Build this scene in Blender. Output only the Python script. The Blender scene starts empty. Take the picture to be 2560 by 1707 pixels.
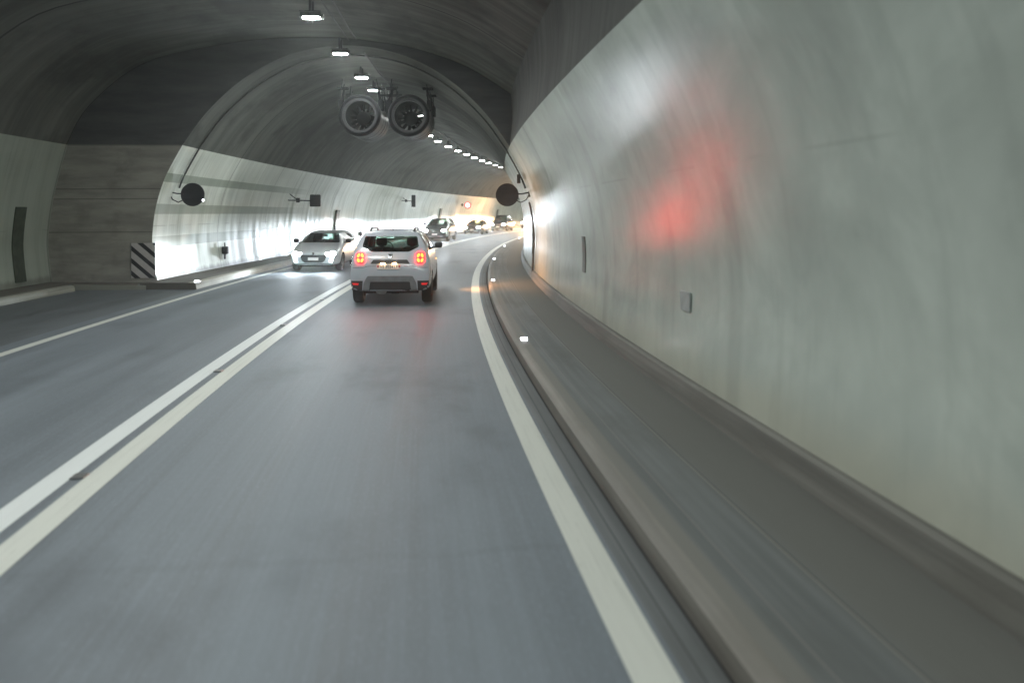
import bpy, bmesh, math, random
from mathutils import Vector, Matrix
from mathutils.bvhtree import BVHTree
random.seed(7)
R = math.radians
scene = bpy.context.scene
COL = scene.collection

# ------------------------------------------------------------------ camera, world, exposure
CAM_H = 2.0
F_EQ = 28.0
cam_d = bpy.data.cameras.new('camera'); cam = bpy.data.objects.new('camera', cam_d); COL.objects.link(cam)
cam.location = (0, 0, CAM_H); cam.rotation_euler = (R(90), 0, 0)
cam_d.sensor_width = 36.0; cam_d.lens = F_EQ
cam_d.shift_y = -0.125
cam_d.dof.use_dof = True; cam_d.dof.focus_distance = 19.0; cam_d.dof.aperture_fstop = 0.95
cam_d.clip_start = 0.05; cam_d.clip_end = 1000
scene.camera = cam
world = bpy.data.worlds.new('World'); scene.world = world; world.use_nodes = True
bg = world.node_tree.nodes['Background']; bg.inputs[0].default_value = (0.02, 0.022, 0.025, 1); bg.inputs[1].default_value = 0.05
scene.render.engine = 'CYCLES'
scene.view_settings.view_transform = 'Standard'; scene.view_settings.look = 'None'
scene.view_settings.exposure = 0.15; scene.view_settings.gamma = 1.0
scene.cycles.use_denoising = True
scene.cycles.max_bounces = 8; scene.cycles.diffuse_bounces = 5; scene.cycles.glossy_bounces = 4
scene.cycles.sample_clamp_indirect = 6.0
scene.cycles.caustics_reflective = False; scene.cycles.caustics_refractive = False
LAMP_W = 150.0          # radiant power of one ceiling lamp
BEAM_W = 205.0        # radiant power of one low beam headlight
LAMP_COL = (0.97, 1.0, 0.96)

# ------------------------------------------------------------------ road frame: u along the right edge line, off to the right of it
U0 = 31.5
def curv(u): return 1/215.0 if u < U0 else 1/310.0
_tab = {}
def _build():
    du = 0.25
    x, y, th = -1.23, U0, 0.0
    _tab[round(U0/du)] = (x, y, th)
    n0 = round(U0/du)
    for i in range(n0, n0+720):
        k = curv(i*du+0.01); tm = th - k*du/2
        x -= math.sin(tm)*du; y += math.cos(tm)*du; th -= k*du
        _tab[i+1] = (x, y, th)
    x, y, th = _tab[n0]
    for i in range(n0, n0-420, -1):
        k = curv(i*du-0.01); tm = th + k*du/2
        x += math.sin(tm)*du; y -= math.cos(tm)*du; th += k*du
        _tab[i-1] = (x, y, th)
_build()
def frame(u):
    f = u/0.25; i = math.floor(f); t = f-i
    a, b = _tab[i], _tab[i+1]
    return tuple(a[k]*(1-t)+b[k]*t for k in range(3))
def P(u, off, z):
    x, y, th = frame(u)
    return Vector((x+off*math.cos(th), y+off*math.sin(th), z))
def TH(u): return frame(u)[2]

# ------------------------------------------------------------------ helpers: objects
def tag(o, label=None, cat=None, group=None, kind=None):
    if label: o['label'] = label
    if cat: o['category'] = cat
    if group: o['group'] = group
    if kind: o['kind'] = kind
    return o
def empty(name, loc=(0, 0, 0), rz=0.0, label=None, cat=None, group=None):
    o = bpy.data.objects.new(name, None); COL.objects.link(o)
    o.location = loc; o.rotation_euler = (0, 0, rz); o.empty_display_size = 0.2
    return tag(o, label, cat, group)
def link(name, bm, mat, parent=None, smooth=None):
    me = bpy.data.meshes.new(name); bm.to_mesh(me); bm.free()
    if isinstance(mat, (list, tuple)):
        for m in mat: me.materials.append(m)
    else: me.materials.append(mat)
    if smooth is not None:
        me.polygons.foreach_set('use_smooth', [True]*len(me.polygons))
        me.set_sharp_from_angle(angle=R(smooth))
    o = bpy.data.objects.new(name, me); COL.objects.link(o)
    if parent is not None: o.parent = parent
    return o
def copy_tree(o, parent=None):
    c = o.copy(); COL.objects.link(c)
    if parent is not None: c.parent = parent
    for ch in list(o.children): copy_tree(ch, c)
    return c
def box(bm, c, s, rot=None, bevel=0.0):
    r = bmesh.ops.create_cube(bm, size=1.0)
    vs = r['verts']
    bmesh.ops.scale(bm, vec=s, verts=vs)
    if bevel > 0:
        es = list({e for v in vs for e in v.link_edges})
        rb = bmesh.ops.bevel(bm, geom=es, offset=bevel, segments=2, affect='EDGES', profile=0.5)
        vs = list({v for f in rb['faces'] for v in f.verts} | {v for v in vs if v.is_valid})
    if rot is not None: bmesh.ops.rotate(bm, cent=(0, 0, 0), matrix=rot, verts=vs)
    bmesh.ops.translate(bm, vec=c, verts=vs)
    return vs
def tube(bm, pts, r, n=8, closed=False):
    pts = [Vector(p) for p in pts]; rings = []
    for i, p in enumerate(pts):
        a = pts[max(i-1, 0)]; b = pts[min(i+1, len(pts)-1)]
        d = (b-a).normalized()
        up = Vector((0, 0, 1)) if abs(d.z) < 0.9 else Vector((0, 1, 0))
        s = d.cross(up).normalized(); t = s.cross(d)
        rr = r[i] if isinstance(r, (list, tuple)) else r
        rings.append([bm.verts.new(p+rr*(math.cos(q)*s+math.sin(q)*t)) for q in [2*math.pi*k/n for k in range(n)]])
    for a, b in zip(rings, rings[1:]):
        for k in range(n): bm.faces.new((a[k], a[(k+1) % n], b[(k+1) % n], b[k]))
    bm.faces.new(rings[0][::-1]); bm.faces.new(rings[-1])
def lathe(bm, prof, axis='Y', n=32, cap=False, c=(0, 0, 0), closed=True):
    """prof: list of (radius, position along axis)"""
    rings = []
    for r, h in prof:
        ring = []
        for k in range(n):
            q = 2*math.pi*k/n; a, b = r*math.cos(q), r*math.sin(q)
            p = {'Y': (a, h, b), 'X': (h, a, b), 'Z': (a, b, h)}[axis]
            ring.append(bm.verts.new(Vector(p)+Vector(c)))
        rings.append(ring)
    m = len(rings)
    for i in range(m if closed else m-1):
        a, b = rings[i], rings[(i+1) % m]
        for k in range(n): bm.faces.new((a[k], a[(k+1) % n], b[(k+1) % n], b[k]))
    if cap and not closed:
        bm.faces.new(rings[0][::-1]); bm.faces.new(rings[-1])
def prism(bm, poly, axis, lo, hi):
    """poly in the plane across axis: axis Y -> (x,z); axis X -> (y,z); axis Z -> (x,y)"""
    def v(p, h): return {'Y': (p[0], h, p[1]), 'X': (h, p[0], p[1]), 'Z': (p[0], p[1], h)}[axis]
    a = [bm.verts.new(v(p, lo)) for p in poly]; b = [bm.verts.new(v(p, hi)) for p in poly]
    n = len(poly)
    for k in range(n): bm.faces.new((a[k], a[(k+1) % n], b[(k+1) % n], b[k]))
    bm.faces.new(a[::-1]); bm.faces.new(b)
    bmesh.ops.recalc_face_normals(bm, faces=bm.faces)
def round_poly(pts, r, n=4):
    out = []; m = len(pts)
    for i in range(m):
        p0, p1, p2 = Vector(pts[i-1]), Vector(pts[i]), Vector(pts[(i+1) % m])
        d0 = (p0-p1); d2 = (p2-p1); rr = min(r, d0.length*0.45, d2.length*0.45)
        a = p1+d0.normalized()*rr; b = p1+d2.normalized()*rr
        for k in range(n+1):
            t = k/n; out.append(tuple(a*(1-t)**2+p1*2*t*(1-t)+b*t*t))
    return out
def sweep(name, prof, u0, u1, du, mat, parent=None, smooth=60, thick=0.0):
    """carry a profile of (off, z) along the road; UV = metres along, metres round the profile"""
    bm = bmesh.new(); uvl = bm.loops.layers.uv.new('UVMap')
    n = max(1, int(math.ceil((u1-u0)/du))); us = [u0+(u1-u0)*i/n for i in range(n+1)]
    ls = [0.0]
    for a, b in zip(prof, prof[1:]): ls.append(ls[-1]+math.hypot(b[0]-a[0], b[1]-a[1]))
    rows = [[bm.verts.new(P(u, o, z)) for o, z in prof] for u in us]
    for i in range(n):
        for k in range(len(prof)-1):
            f = bm.faces.new((rows[i][k], rows[i+1][k], rows[i+1][k+1], rows[i][k+1]))
            for lp, (uu, vv) in zip(f.loops, ((us[i], ls[k]), (us[i+1], ls[k]), (us[i+1], ls[k+1]), (us[i], ls[k+1]))):
                lp[uvl].uv = (uu, vv)
    return link(name, bm, mat, parent, smooth)
def smooth_prof(pts, n=6):
    out = []
    for i in range(len(pts)-1):
        p0 = pts[max(i-1, 0)]; p1 = pts[i]; p2 = pts[i+1]; p3 = pts[min(i+2, len(pts)-1)]
        for k in range(n):
            t = k/n
            out.append(tuple(0.5*((2*p1[j])+(-p0[j]+p2[j])*t+(2*p0[j]-5*p1[j]+4*p2[j]-p3[j])*t*t+(-p0[j]+3*p1[j]-3*p2[j]+p3[j])*t**3) for j in (0, 1)))
    out.append(tuple(pts[-1])); return out

# ------------------------------------------------------------------ helpers: materials
class NT:
    def __init__(s, name):
        s.m = bpy.data.materials.new(name); s.m.use_nodes = True
        s.t = s.m.node_tree; s.b = s.t.nodes['Principled BSDF']
    def n(s, typ, **kw):
        nd = s.t.nodes.new('ShaderNode'+typ)
        for k, v in kw.items(): setattr(nd, k, v)
        return nd
    def l(s, a, b): s.t.links.new(a, b)
    def val(s, x, sock):
        if hasattr(x, 'is_output'): s.l(x, sock)
        else: sock.default_value = x
    def math(s, op, a, b=0.0, c=0.0, clamp=False):
        nd = s.n('Math', operation=op, use_clamp=clamp)
        s.val(a, nd.inputs[0]); s.val(b, nd.inputs[1]); s.val(c, nd.inputs[2]); return nd.outputs[0]
    def ramp(s, x, lo, hi, a=0.0, b=1.0, interp='SMOOTHSTEP'):
        nd = s.n('MapRange', interpolation_type=interp)
        s.val(x, nd.inputs[0]); nd.inputs[1].default_value = lo; nd.inputs[2].default_value = hi
        nd.inputs[3].default_value = a; nd.inputs[4].default_value = b; return nd.outputs[0]
    def mix(s, f, a, b, blend='MIX'):
        nd = s.n('Mix', data_type='RGBA', blend_type=blend)
        s.val(f, nd.inputs[0])
        for x, k in ((a, 6), (b, 7)):
            if hasattr(x, 'is_output'): s.l(x, nd.inputs[k])
            else: nd.inputs[k].default_value = (*x, 1) if len(x) == 3 else x
        return nd.outputs[2]
    def uv(s):
        u = s.n('UVMap'); u.uv_map = 'UVMap'; sx = s.n('SeparateXYZ'); s.l(u.outputs[0], sx.inputs[0]); return sx.outputs[0], sx.outputs[1]
    def vec(s, x, y, z=0.0):
        c = s.n('CombineXYZ'); s.val(x, c.inputs[0]); s.val(y, c.inputs[1]); s.val(z, c.inputs[2]); return c.outputs[0]
    def noise(s, v, scale, detail=3, rough=0.55, dist=0.0):
        nd = s.n('TexNoise'); s.l(v, nd.inputs['Vector']); nd.inputs['Scale'].default_value = scale
        nd.inputs['Detail'].default_value = detail; nd.inputs['Roughness'].default_value = rough; nd.inputs['Distortion'].default_value = dist
        return nd.outputs[0]
    def pos(s):
        g = s.n('NewGeometry'); sx = s.n('SeparateXYZ'); s.l(g.outputs['Position'], sx.inputs[0]); return g.outputs['Position'], sx.outputs
    def obj(s):
        g = s.n('TexCoord'); return g.outputs['Object']
    def bump(s, h, strength, dist):
        b = s.n('Bump'); b.inputs['Strength'].default_value = strength; b.inputs['Distance'].default_value = dist
        s.l(h, b.inputs['Height']); s.l(b.outputs[0], s.b.inputs['Normal'])
    def set(s, **kw):
        names = dict(col='Base Color', rough='Roughness', metal='Metallic', spec='Specular IOR Level', coat='Coat Weight', coatr='Coat Roughness', ecol='Emission Color', estr='Emission Strength', trans='Transmission Weight', ior='IOR', alpha='Alpha')
        for k, v in kw.items():
            i = s.b.inputs[names[k]]
            if hasattr(v, 'is_output'): s.l(v, i)
            else: i.default_value = (*v, 1) if isinstance(v, tuple) and len(v) == 3 else v
        return s
def simple(name, col, rough=0.5, metal=0.0, spec=0.5, coat=0.0, var=0.12, scale=6.0, bump=0.0):
    m = NT(name); v = m.obj(); n = m.noise(v, scale, 4)
    m.set(col=m.mix(m.ramp(n, 0.3, 0.7), tuple(c*(1-var) for c in col), tuple(min(1, c*(1+var)) for c in col)), rough=rough, metal=metal, spec=spec, coat=coat, coatr=0.06)
    if bump: m.bump(m.noise(v, scale*12, 3), bump, 0.01)
    return m.m
def emit(name, col, strength, base=(0.5, 0.5, 0.5)):
    m = NT(name); m.set(col=base, rough=0.3, ecol=col, estr=strength); return m.m

def wall_mat(name, base, bands=False, rough=0.3, dirt=1.0, jw=0.0035, ja=0.55, pour=0.35, mottle=0.0):
    m = NT(name); u, v = m.uv()
    pos, xyz = m.pos(); z = xyz[2]
    streak = m.noise(m.vec(m.math('MULTIPLY', u, 2.6), m.math('MULTIPLY', v, 0.16)), 1.0, 6, 0.62)
    fine = m.noise(m.vec(m.math('MULTIPLY', u, 11.0), m.math('MULTIPLY', v, 0.35)), 1.0, 4, 0.6)
    blot = m.noise(m.vec(m.math('MULTIPLY', u, 0.35), m.math('MULTIPLY', v, 0.9)), 1.0, 4, 0.5)
    s = m.math('ADD', m.math('MULTIPLY', m.ramp(streak, 0.35, 0.72), 0.34*dirt), m.math('MULTIPLY', m.ramp(fine, 0.45, 0.75), 0.30*dirt))
    s = m.math('ADD', s, m.math('MULTIPLY', m.ramp(blot, 0.4, 0.75), 0.22))
    col = m.mix(s, base, (base[0]*0.34, base[1]*0.36, base[2]*0.31))
    if mottle:
        m1 = m.noise(m.vec(m.math('MULTIPLY', u, 0.9), m.math('MULTIPLY', v, 0.8)), 1.0, 5, 0.62, 0.4)
        m2 = m.noise(m.vec(m.math('MULTIPLY', u, 3.2), m.math('MULTIPLY', v, 0.45)), 1.0, 4, 0.6)
        col = m.mix(m.math('MULTIPLY', m.ramp(m1, 0.42, 0.70), mottle), col, tuple(c*1.30 for c in base))
        col = m.mix(m.math('MULTIPLY', m.ramp(m1, 0.46, 0.30), mottle*0.8), col, tuple(c*0.70 for c in base))
        col = m.mix(m.math('MULTIPLY', m.ramp(m2, 0.50, 0.72), mottle*0.5), col, tuple(c*0.66 for c in base))
        dust = m.math('SUBTRACT', z, m.math('MULTIPLY', m1, 0.7))
        col = m.mix(m.ramp(dust, 0.0, 0.50, 0.45, 0.0), col, (0.44, 0.41, 0.31))
    # ring joints every five metres
    ju = m.math('ABSOLUTE', m.math('SUBTRACT', m.math('FRACT', m.math('DIVIDE', m.math('ADD', u, 1.0), 5.1)), 0.5))
    jl = m.ramp(ju, jw, jw*2.6, ja, 0.0)
    col = m.mix(jl, col, (0.10, 0.105, 0.09))
    # horizontal pour line
    hv = m.math('ABSOLUTE', m.math('SUBTRACT', v, 2.35))
    hl = m.math('MULTIPLY', m.ramp(hv, 0.008, 0.02, pour, 0.0), m.ramp(m.noise(m.vec(m.math('MULTIPLY', u, 0.8), 3.3), 1.0, 2), 0.45, 0.6))
    col = m.mix(hl, col, (0.16, 0.165, 0.15))
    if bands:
        ub = m.math('MULTIPLY', m.ramp(u, 31.0, 40.0, 1.0, 0.0), 0.78)  # bands fade along the wall: washed out by headlight glare put into the colour
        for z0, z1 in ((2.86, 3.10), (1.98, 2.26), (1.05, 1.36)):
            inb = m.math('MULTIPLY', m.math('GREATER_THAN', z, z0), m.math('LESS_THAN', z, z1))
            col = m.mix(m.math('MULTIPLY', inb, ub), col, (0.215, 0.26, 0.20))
    # grime climbing from the ground with a ragged edge
    rag = m.noise(m.vec(m.math('MULTIPLY', u, 3.0), 0.0), 1.0, 5, 0.65)
    edge = m.math('SUBTRACT', z, m.math('MULTIPLY', rag, 0.42))
    col = m.mix(m.ramp(edge, 0.02, 0.17, 0.85*min(1, dirt), 0.0), col, (0.07, 0.066, 0.052))
    m.set(col=col, rough=m.ramp(streak, 0.3, 0.7, rough-0.06*dirt, rough+0.16*dirt), spec=0.5)
    m.bump(m.noise(m.vec(m.math('MULTIPLY', u, 2.0), m.math('MULTIPLY', v, 2.0)), 1.0, 3), 0.10, 0.02)
    return m.m
def vault_mat(name, base, k=1.0):
    m = NT(name); u, v = m.uv()
    ring = m.noise(m.vec(m.math('MULTIPLY', u, 1.7), m.math('MULTIPLY', v, 0.12)), 1.0, 7, 0.65)
    blot = m.noise(m.vec(m.math('MULTIPLY', u, 0.45), m.math('MULTIPLY', v, 0.5)), 1.0, 5, 0.6)
    fine = m.noise(m.vec(m.math('MULTIPLY', u, 9.0), m.math('MULTIPLY', v, 0.6)), 1.0, 4, 0.6)
    col = m.mix(m.ramp(ring, 0.34, 0.68), tuple(c*0.66 for c in base), tuple(c*1.22 for c in base))
    col = m.mix(m.math('MULTIPLY', m.ramp(blot, 0.46, 0.66), 0.75*k), col, tuple(c*0.35 for c in base))
    col = m.mix(m.math('MULTIPLY', m.ramp(fine, 0.55, 0.8), 0.22*k), col, (base[0]*1.9, base[1]*1.9, base[2]*1.75))
    ju = m.math('ABSOLUTE', m.math('SUBTRACT', m.math('FRACT', m.math('DIVIDE', m.math('ADD', u, 1.0), 5.1)), 0.5))
    col = m.mix(m.ramp(ju, 0.004, 0.010, 0.75, 0.0), col, (0.012, 0.012, 0.011))
    m.set(col=col, rough=0.75, spec=0.3)
    m.bump(ring, 0.5, 0.05)
    return m.m
def blot_(m, u, v): return m.noise(m.vec(m.math('MULTIPLY', v, 1.5), 4.0), 1.0, 3, 0.6)
def asphalt_mat(name, base, rough=0.42):
    m = NT(name); u, v = m.uv()
    lane = m.noise(m.vec(m.math('MULTIPLY', u, 0.05), m.math('MULTIPLY', v, 1.4)), 1.0, 4, 0.6)
    st = m.noise(m.vec(m.math('MULTIPLY', u, 0.30), m.math('MULTIPLY', v, 22.0)), 1.0, 4, 0.7)
    blot = m.noise(m.vec(m.math('MULTIPLY', u, 0.35), m.math('MULTIPLY', v, 0.7)), 1.0, 4, 0.6)
    grain = m.noise(m.vec(m.math('MULTIPLY', u, 30.0), m.math('MULTIPLY', v, 90.0)), 1.0, 2, 0.6)
    col = m.mix(m.ramp(lane, 0.3, 0.7), tuple(c*0.72 for c in base), tuple(c*1.28 for c in base))
    sp1 = m.noise(m.vec(m.math('MULTIPLY', u, 16.0), m.math('MULTIPLY', v, 55.0)), 1.0, 3, 0.7)
    col = m.mix(m.math('MULTIPLY', m.ramp(sp1, 0.5, 0.75), 0.45), col, tuple(c*1.9 for c in base))
    jt = m.math('ABSOLUTE', m.math('SUBTRACT', m.math('FRACT', m.math('DIVIDE', m.math('ADD', u, m.math('MULTIPLY', blot_(m, u, v), 0.25)), 9.7)), 0.5))
    col = m.mix(m.ramp(jt, 0.002, 0.007, 0.14, 0.0), col, tuple(c*0.5 for c in base))
    col = m.mix(m.math('MULTIPLY', m.ramp(st, 0.35, 0.75), 0.35), col, tuple(c*1.7 for c in base))
    col = m.mix(m.math('MULTIPLY', m.ramp(blot, 0.50, 0.72), 0.55), col, tuple(c*0.55 for c in base))
    # tyre tracks polished smooth
    m.set(col=col, rough=m.ramp(m.math('ADD', lane, m.math('MULTIPLY', st, 0.35)), 0.4, 0.9, rough-0.07, rough+0.12), spec=0.5)
    h = m.math('ADD', m.math('MULTIPLY', grain, 1.0), m.math('MULTIPLY', st, 0.5))
    m.bump(h, 0.35, 0.006)
    return m.m
def concrete_uv(name, base, streak=1.0, rough=0.7, joint=0.0, stripes=None):
    m = NT(name); u, v = m.uv()
    a = m.noise(m.vec(m.math('MULTIPLY', u, 0.22), m.math('MULTIPLY', v, 9.0)), 1.0, 5, 0.6)
    b = m.noise(m.vec(m.math('MULTIPLY', u, 0.5), m.math('MULTIPLY', v, 1.2)), 1.0, 4, 0.6)
    g = m.noise(m.vec(m.math('MULTIPLY', u, 14.0), m.math('MULTIPLY', v, 30.0)), 1.0, 3, 0.6)
    col = m.mix(m.ramp(a, 0.3, 0.7), tuple(c*(1-0.28*streak) for c in base), tuple(c*(1+0.25*streak) for c in base))
    col = m.mix(m.math('MULTIPLY', m.ramp(b, 0.45, 0.7), 0.55), col, (base[0]*0.62, base[1]*0.6, base[2]*0.56))
    for (v0, w, c) in (stripes or ()):
        d = m.math('ABSOLUTE', m.math('SUBTRACT', v, v0))
        col = m.mix(m.ramp(d, w*0.7, w*1.3, 0.9, 0.0), col, c)
    if joint:
        ju = m.math('ABSOLUTE', m.math('SUBTRACT', m.math('FRACT', m.math('DIVIDE', u, joint)), 0.5))
        col = m.mix(m.ramp(ju, 0.002, 0.006, 0.7, 0.0), col, tuple(c*0.3 for c in base))
    m.set(col=col, rough=rough, spec=0.4); m.bump(g, 0.3, 0.01)
    return m.m
def paint_mat(name, base, wear=0.35):
    m = NT(name); u, v = m.uv()
    a = m.noise(m.vec(m.math('MULTIPLY', u, 0.8), m.math('MULTIPLY', v, 26.0)), 1.0, 5, 0.65)
    b = m.noise(m.vec(m.math('MULTIPLY', u, 6.0), m.math('MULTIPLY', v, 30.0)), 1.0, 4, 0.6)
    col = m.mix(m.math('MULTIPLY', m.ramp(a, 0.45, 0.8), wear), base, tuple(c*0.5 for c in base))
    col = m.mix(m.math('MULTIPLY', m.ramp(b, 0.62, 0.75), wear), col, (0.12, 0.12, 0.115))
    m.set(col=col, rough=0.5, spec=0.45); m.bump(b, 0.25, 0.004)
    return m.m

MT = {}
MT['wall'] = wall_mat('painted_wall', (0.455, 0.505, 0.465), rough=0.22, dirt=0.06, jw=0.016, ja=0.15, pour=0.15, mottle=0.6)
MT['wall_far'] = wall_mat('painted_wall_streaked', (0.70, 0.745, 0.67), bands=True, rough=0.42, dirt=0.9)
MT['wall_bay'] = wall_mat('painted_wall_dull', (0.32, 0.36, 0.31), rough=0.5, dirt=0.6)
MT['vault'] = vault_mat('sooty_concrete', (0.100, 0.108, 0.093))
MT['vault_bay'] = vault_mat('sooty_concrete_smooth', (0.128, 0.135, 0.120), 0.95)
MT['vault_side'] = vault_mat('sooty_concrete_shaded', (0.055, 0.059, 0.056), 0.8)  # same concrete, shade put into the colour to offset direct lamp light
MT['asphalt'] = asphalt_mat('asphalt', (0.122, 0.143, 0.163), 0.58)
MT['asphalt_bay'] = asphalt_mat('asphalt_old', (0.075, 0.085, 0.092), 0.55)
MT['paint'] = paint_mat('road_paint', (0.55, 0.57, 0.53), 0.35)
MT['paint_new'] = paint_mat('road_paint_bright', (0.62, 0.655, 0.655), 0.2)
MT['gutter'] = concrete_uv('gutter_concrete', (0.13, 0.14, 0.145), 0.8, stripes=((0.075, 0.006, (0.05, 0.055, 0.055)),))
MT['slot'] = simple('drain_slot', (0.012, 0.012, 0.012), 0.8)
MT['kerbstone'] = concrete_uv('kerb_stone', (0.190, 0.184, 0.166), 0.8)
MT['walk'] = concrete_uv('walkway_concrete', (0.135, 0.146, 0.147), 0.7, stripes=((0.87, 0.31, (0.128, 0.130, 0.120)), (0.05, 0.05, (0.172, 0.170, 0.155)), (0.20, 0.006, (0.18, 0.18, 0.175)), (0.55, 0.006, (0.22, 0.22, 0.20)), (0.563, 0.005, (0.05, 0.05, 0.05))))
MT['walk_left'] = concrete_uv('walkway_dirty', (0.10, 0.092, 0.078), 1.0, joint=3.0)
MT['plinth'] = concrete_uv('plinth_concrete', (0.152, 0.152, 0.139), 1.0)
MT['kerb_white'] = concrete_uv('kerb_whitewashed', (0.34, 0.33, 0.28), 1.2, joint=1.0)
MT['kerb_bay'] = concrete_uv('kerb_bay_stone', (0.26, 0.265, 0.225), 1.0, joint=1.2)

# ------------------------------------------------------------------ the tunnel
NAR_R = [(1.70, 0.10), (1.735, 0.8), (1.75, 1.4), (1.65, 2.2), (1.40, 3.0), (0.95, 3.85)]
NAR_V = [(0.95, 3.85), (0.30, 4.75), (-0.60, 5.6), (-1.6, 6.2), (-2.55, 6.5), (-3.5, 6.6), (-4.45, 6.5), (-5.4, 6.2), (-6.4, 5.6), (-7.3, 4.75), (-7.95, 3.85)]
NAR_L = [(-7.95, 3.85), (-8.4, 3.0), (-8.65, 2.2), (-8.75, 1.4), (-8.72, 0.8), (-8.60, 0.10)]
BAY_V = [(0.95, 3.85), (1.02, 4.6), (0.98, 5.3)]
BAY_V2 = [(0.98, 5.3), (-0.2, 6.02), (-1.4, 6.45), (-2.6, 6.68), (-4.0, 6.80), (-5.5, 6.76), (-7.0, 6.56), (-8.97, 6.05), (-10.4, 4.9), (-11.0, 3.85)]
BAY_L = [(-11.0, 3.85), (-11.35, 2.5), (-11.5, 1.4), (-11.48, 0.8), (-11.4, 0.10)]
UP = 22.0      # where the lay-by ends
UA, UB = -45.0, 150.0
sp = smooth_prof
right_wall = sweep('tunnel_wall', sp(NAR_R), UA, UB, 0.6, MT['wall'])
tag(right_wall, 'long glossy white painted tunnel wall running along the right kerb', 'tunnel wall')
plinth = sweep('plinth', [(1.60, 0.10), (1.608, 0.150), (1.650, 0.320), (1.675, 0.342), (1.75, 0.348)], UA, UB, 0.6, MT['plinth'], right_wall, 30)
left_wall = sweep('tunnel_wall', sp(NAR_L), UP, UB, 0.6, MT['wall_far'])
tag(left_wall, 'white tunnel wall with dirt streaks and green bands that fade into painted-in glare behind the oncoming cars', 'tunnel wall')
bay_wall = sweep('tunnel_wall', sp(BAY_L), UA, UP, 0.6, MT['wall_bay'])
tag(bay_wall, 'dull grey-green wall of the lay-by at the left, nearest the viewer', 'tunnel wall')
vault = sweep('tunnel_vault', sp(NAR_V, 5), UP, UB, 0.6, MT['vault'])
tag(vault, 'dark stained concrete vault of the narrower tunnel, carrying the two jet fans', 'tunnel ceiling')
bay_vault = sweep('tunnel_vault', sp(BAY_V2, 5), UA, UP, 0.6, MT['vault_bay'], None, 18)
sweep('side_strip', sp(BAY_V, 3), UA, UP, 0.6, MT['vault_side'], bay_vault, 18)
tag(bay_vault, 'wide smooth dark vault over the lay-by in the foreground', 'tunnel ceiling')

def end_wall():
    nar = sp(NAR_R)+sp(NAR_V, 5)[1:]+sp(NAR_L)[1:]
    bay = sp(NAR_R)+sp(BAY_V, 3)[1:]+sp(BAY_V2, 5)[1:]+sp(BAY_L)[1:]
    c = Vector((-3.5, 0.9))
    def hit(poly, q):
        d = Vector((math.cos(q), math.sin(q))); best = None
        for a, b in zip(poly, poly[1:]):
            a = Vector(a)-c; b = Vector(b)-c; e = b-a
            den = d.x*e.y-d.y*e.x
            if abs(den) < 1e-9: continue
            t = (a.x*e.y-a.y*e.x)/den; s = (a.x*d.y-a.y*d.x)/den
            if t > 0 and -1e-6 <= s <= 1+1e-6: best = t if best is None else max(best, t)
        return None if best is None else c+d*best
    bm = bmesh.new(); uvl = bm.loops.layers.uv.new('UVMap'); prev = None
    qs = [R(10+i*1.5) for i in range(0, 140)]
    rows = []
    for q in qs:
        a, b = hit(nar, q), hit(bay, q)
        if a is None or b is None: continue
        if (b-a).length < 0.01: rows.append(None); continue
        rows.append((a, b))
    # foot strip of the left side
    rows.append((Vector((-8.60, 0.10)), Vector((-11.4, 0.10))))
    def mk(p): return bm.verts.new(P(UP, p.x, p.y))
    for r in rows:
        if r is None: prev = None; continue
        cur = (mk(r[0]), mk(r[1]), r)
        if prev:
            f = bm.faces.new((prev[0], prev[1], cur[1], cur[0]))
            for lp, p in zip(f.loops, (prev[2][0], prev[2][1], r[1], r[0])): lp[uvl].uv = (p.x, p.y)
        prev = cur
    m = NT('raw_concrete'); u, v = m.uv()
    n1 = m.noise(m.vec(m.math('MULTIPLY', u, 0.7), m.math('MULTIPLY', v, 3.2)), 1.0, 6, 0.6)
    n2 = m.noise(m.vec(u, v), 1.3, 4, 0.6)
    low = m.mix(m.ramp(n1, 0.3, 0.7), (0.23, 0.225, 0.20), (0.355, 0.345, 0.305))
    low = m.mix(m.math('MULTIPLY', m.ramp(n2, 0.5, 0.75), 0.45), low, (0.13, 0.128, 0.11))
    for z0 in (1.55, 2.45, 2.72):
        d = m.math('ABSOLUTE', m.math('SUBTRACT', v, m.math('ADD', z0, m.math('MULTIPLY', u, 0.006))))
        low = m.mix(m.ramp(d, 0.008, 0.02, 0.5, 0.0), low, (0.05, 0.05, 0.045))
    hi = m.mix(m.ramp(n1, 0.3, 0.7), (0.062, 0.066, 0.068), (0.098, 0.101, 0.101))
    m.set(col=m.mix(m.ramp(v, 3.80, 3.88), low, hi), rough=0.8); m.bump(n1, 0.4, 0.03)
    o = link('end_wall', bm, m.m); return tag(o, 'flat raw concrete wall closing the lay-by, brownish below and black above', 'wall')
end_wall()

# ------------------------------------------------------------------ ground, markings, kerbs
def struct(o, **kw): o['kind'] = 'structure'; return o
def sheet(name, o0, o1, z, u0, u1, mat, nx=1, du=0.75):
    return struct(sweep(name, [(o0+(o1-o0)*i/nx, z) for i in range(nx+1)], u0, u1, du, mat))
sheet('ground', -14, 4, -0.06, UA-5, UB+5, MT['asphalt_bay'])
sheet('road', -7.32, 0.14, 0.0, UA, UB, MT['asphalt'], 4)
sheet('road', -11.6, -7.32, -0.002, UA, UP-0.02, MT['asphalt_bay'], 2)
sheet('road_marking', -0.10, 0.11, 0.004, UA, UB, MT['paint'])
sheet('road_marking', -3.79, -3.59, 0.004, UA, UB, MT['paint_new'])
sheet('road_marking', -3.49, -3.28, 0.004, UA, UB, MT['paint'])
sheet('road_marking', -7.0, -6.84, 0.004, UA, UB, MT['paint'])
struct(sweep('gutter', [(0.14, 0.0), (0.15, 0.002), (0.30, -0.004), (0.325, -0.012)], UA, UB, 0.75, MT['gutter']))
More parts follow.
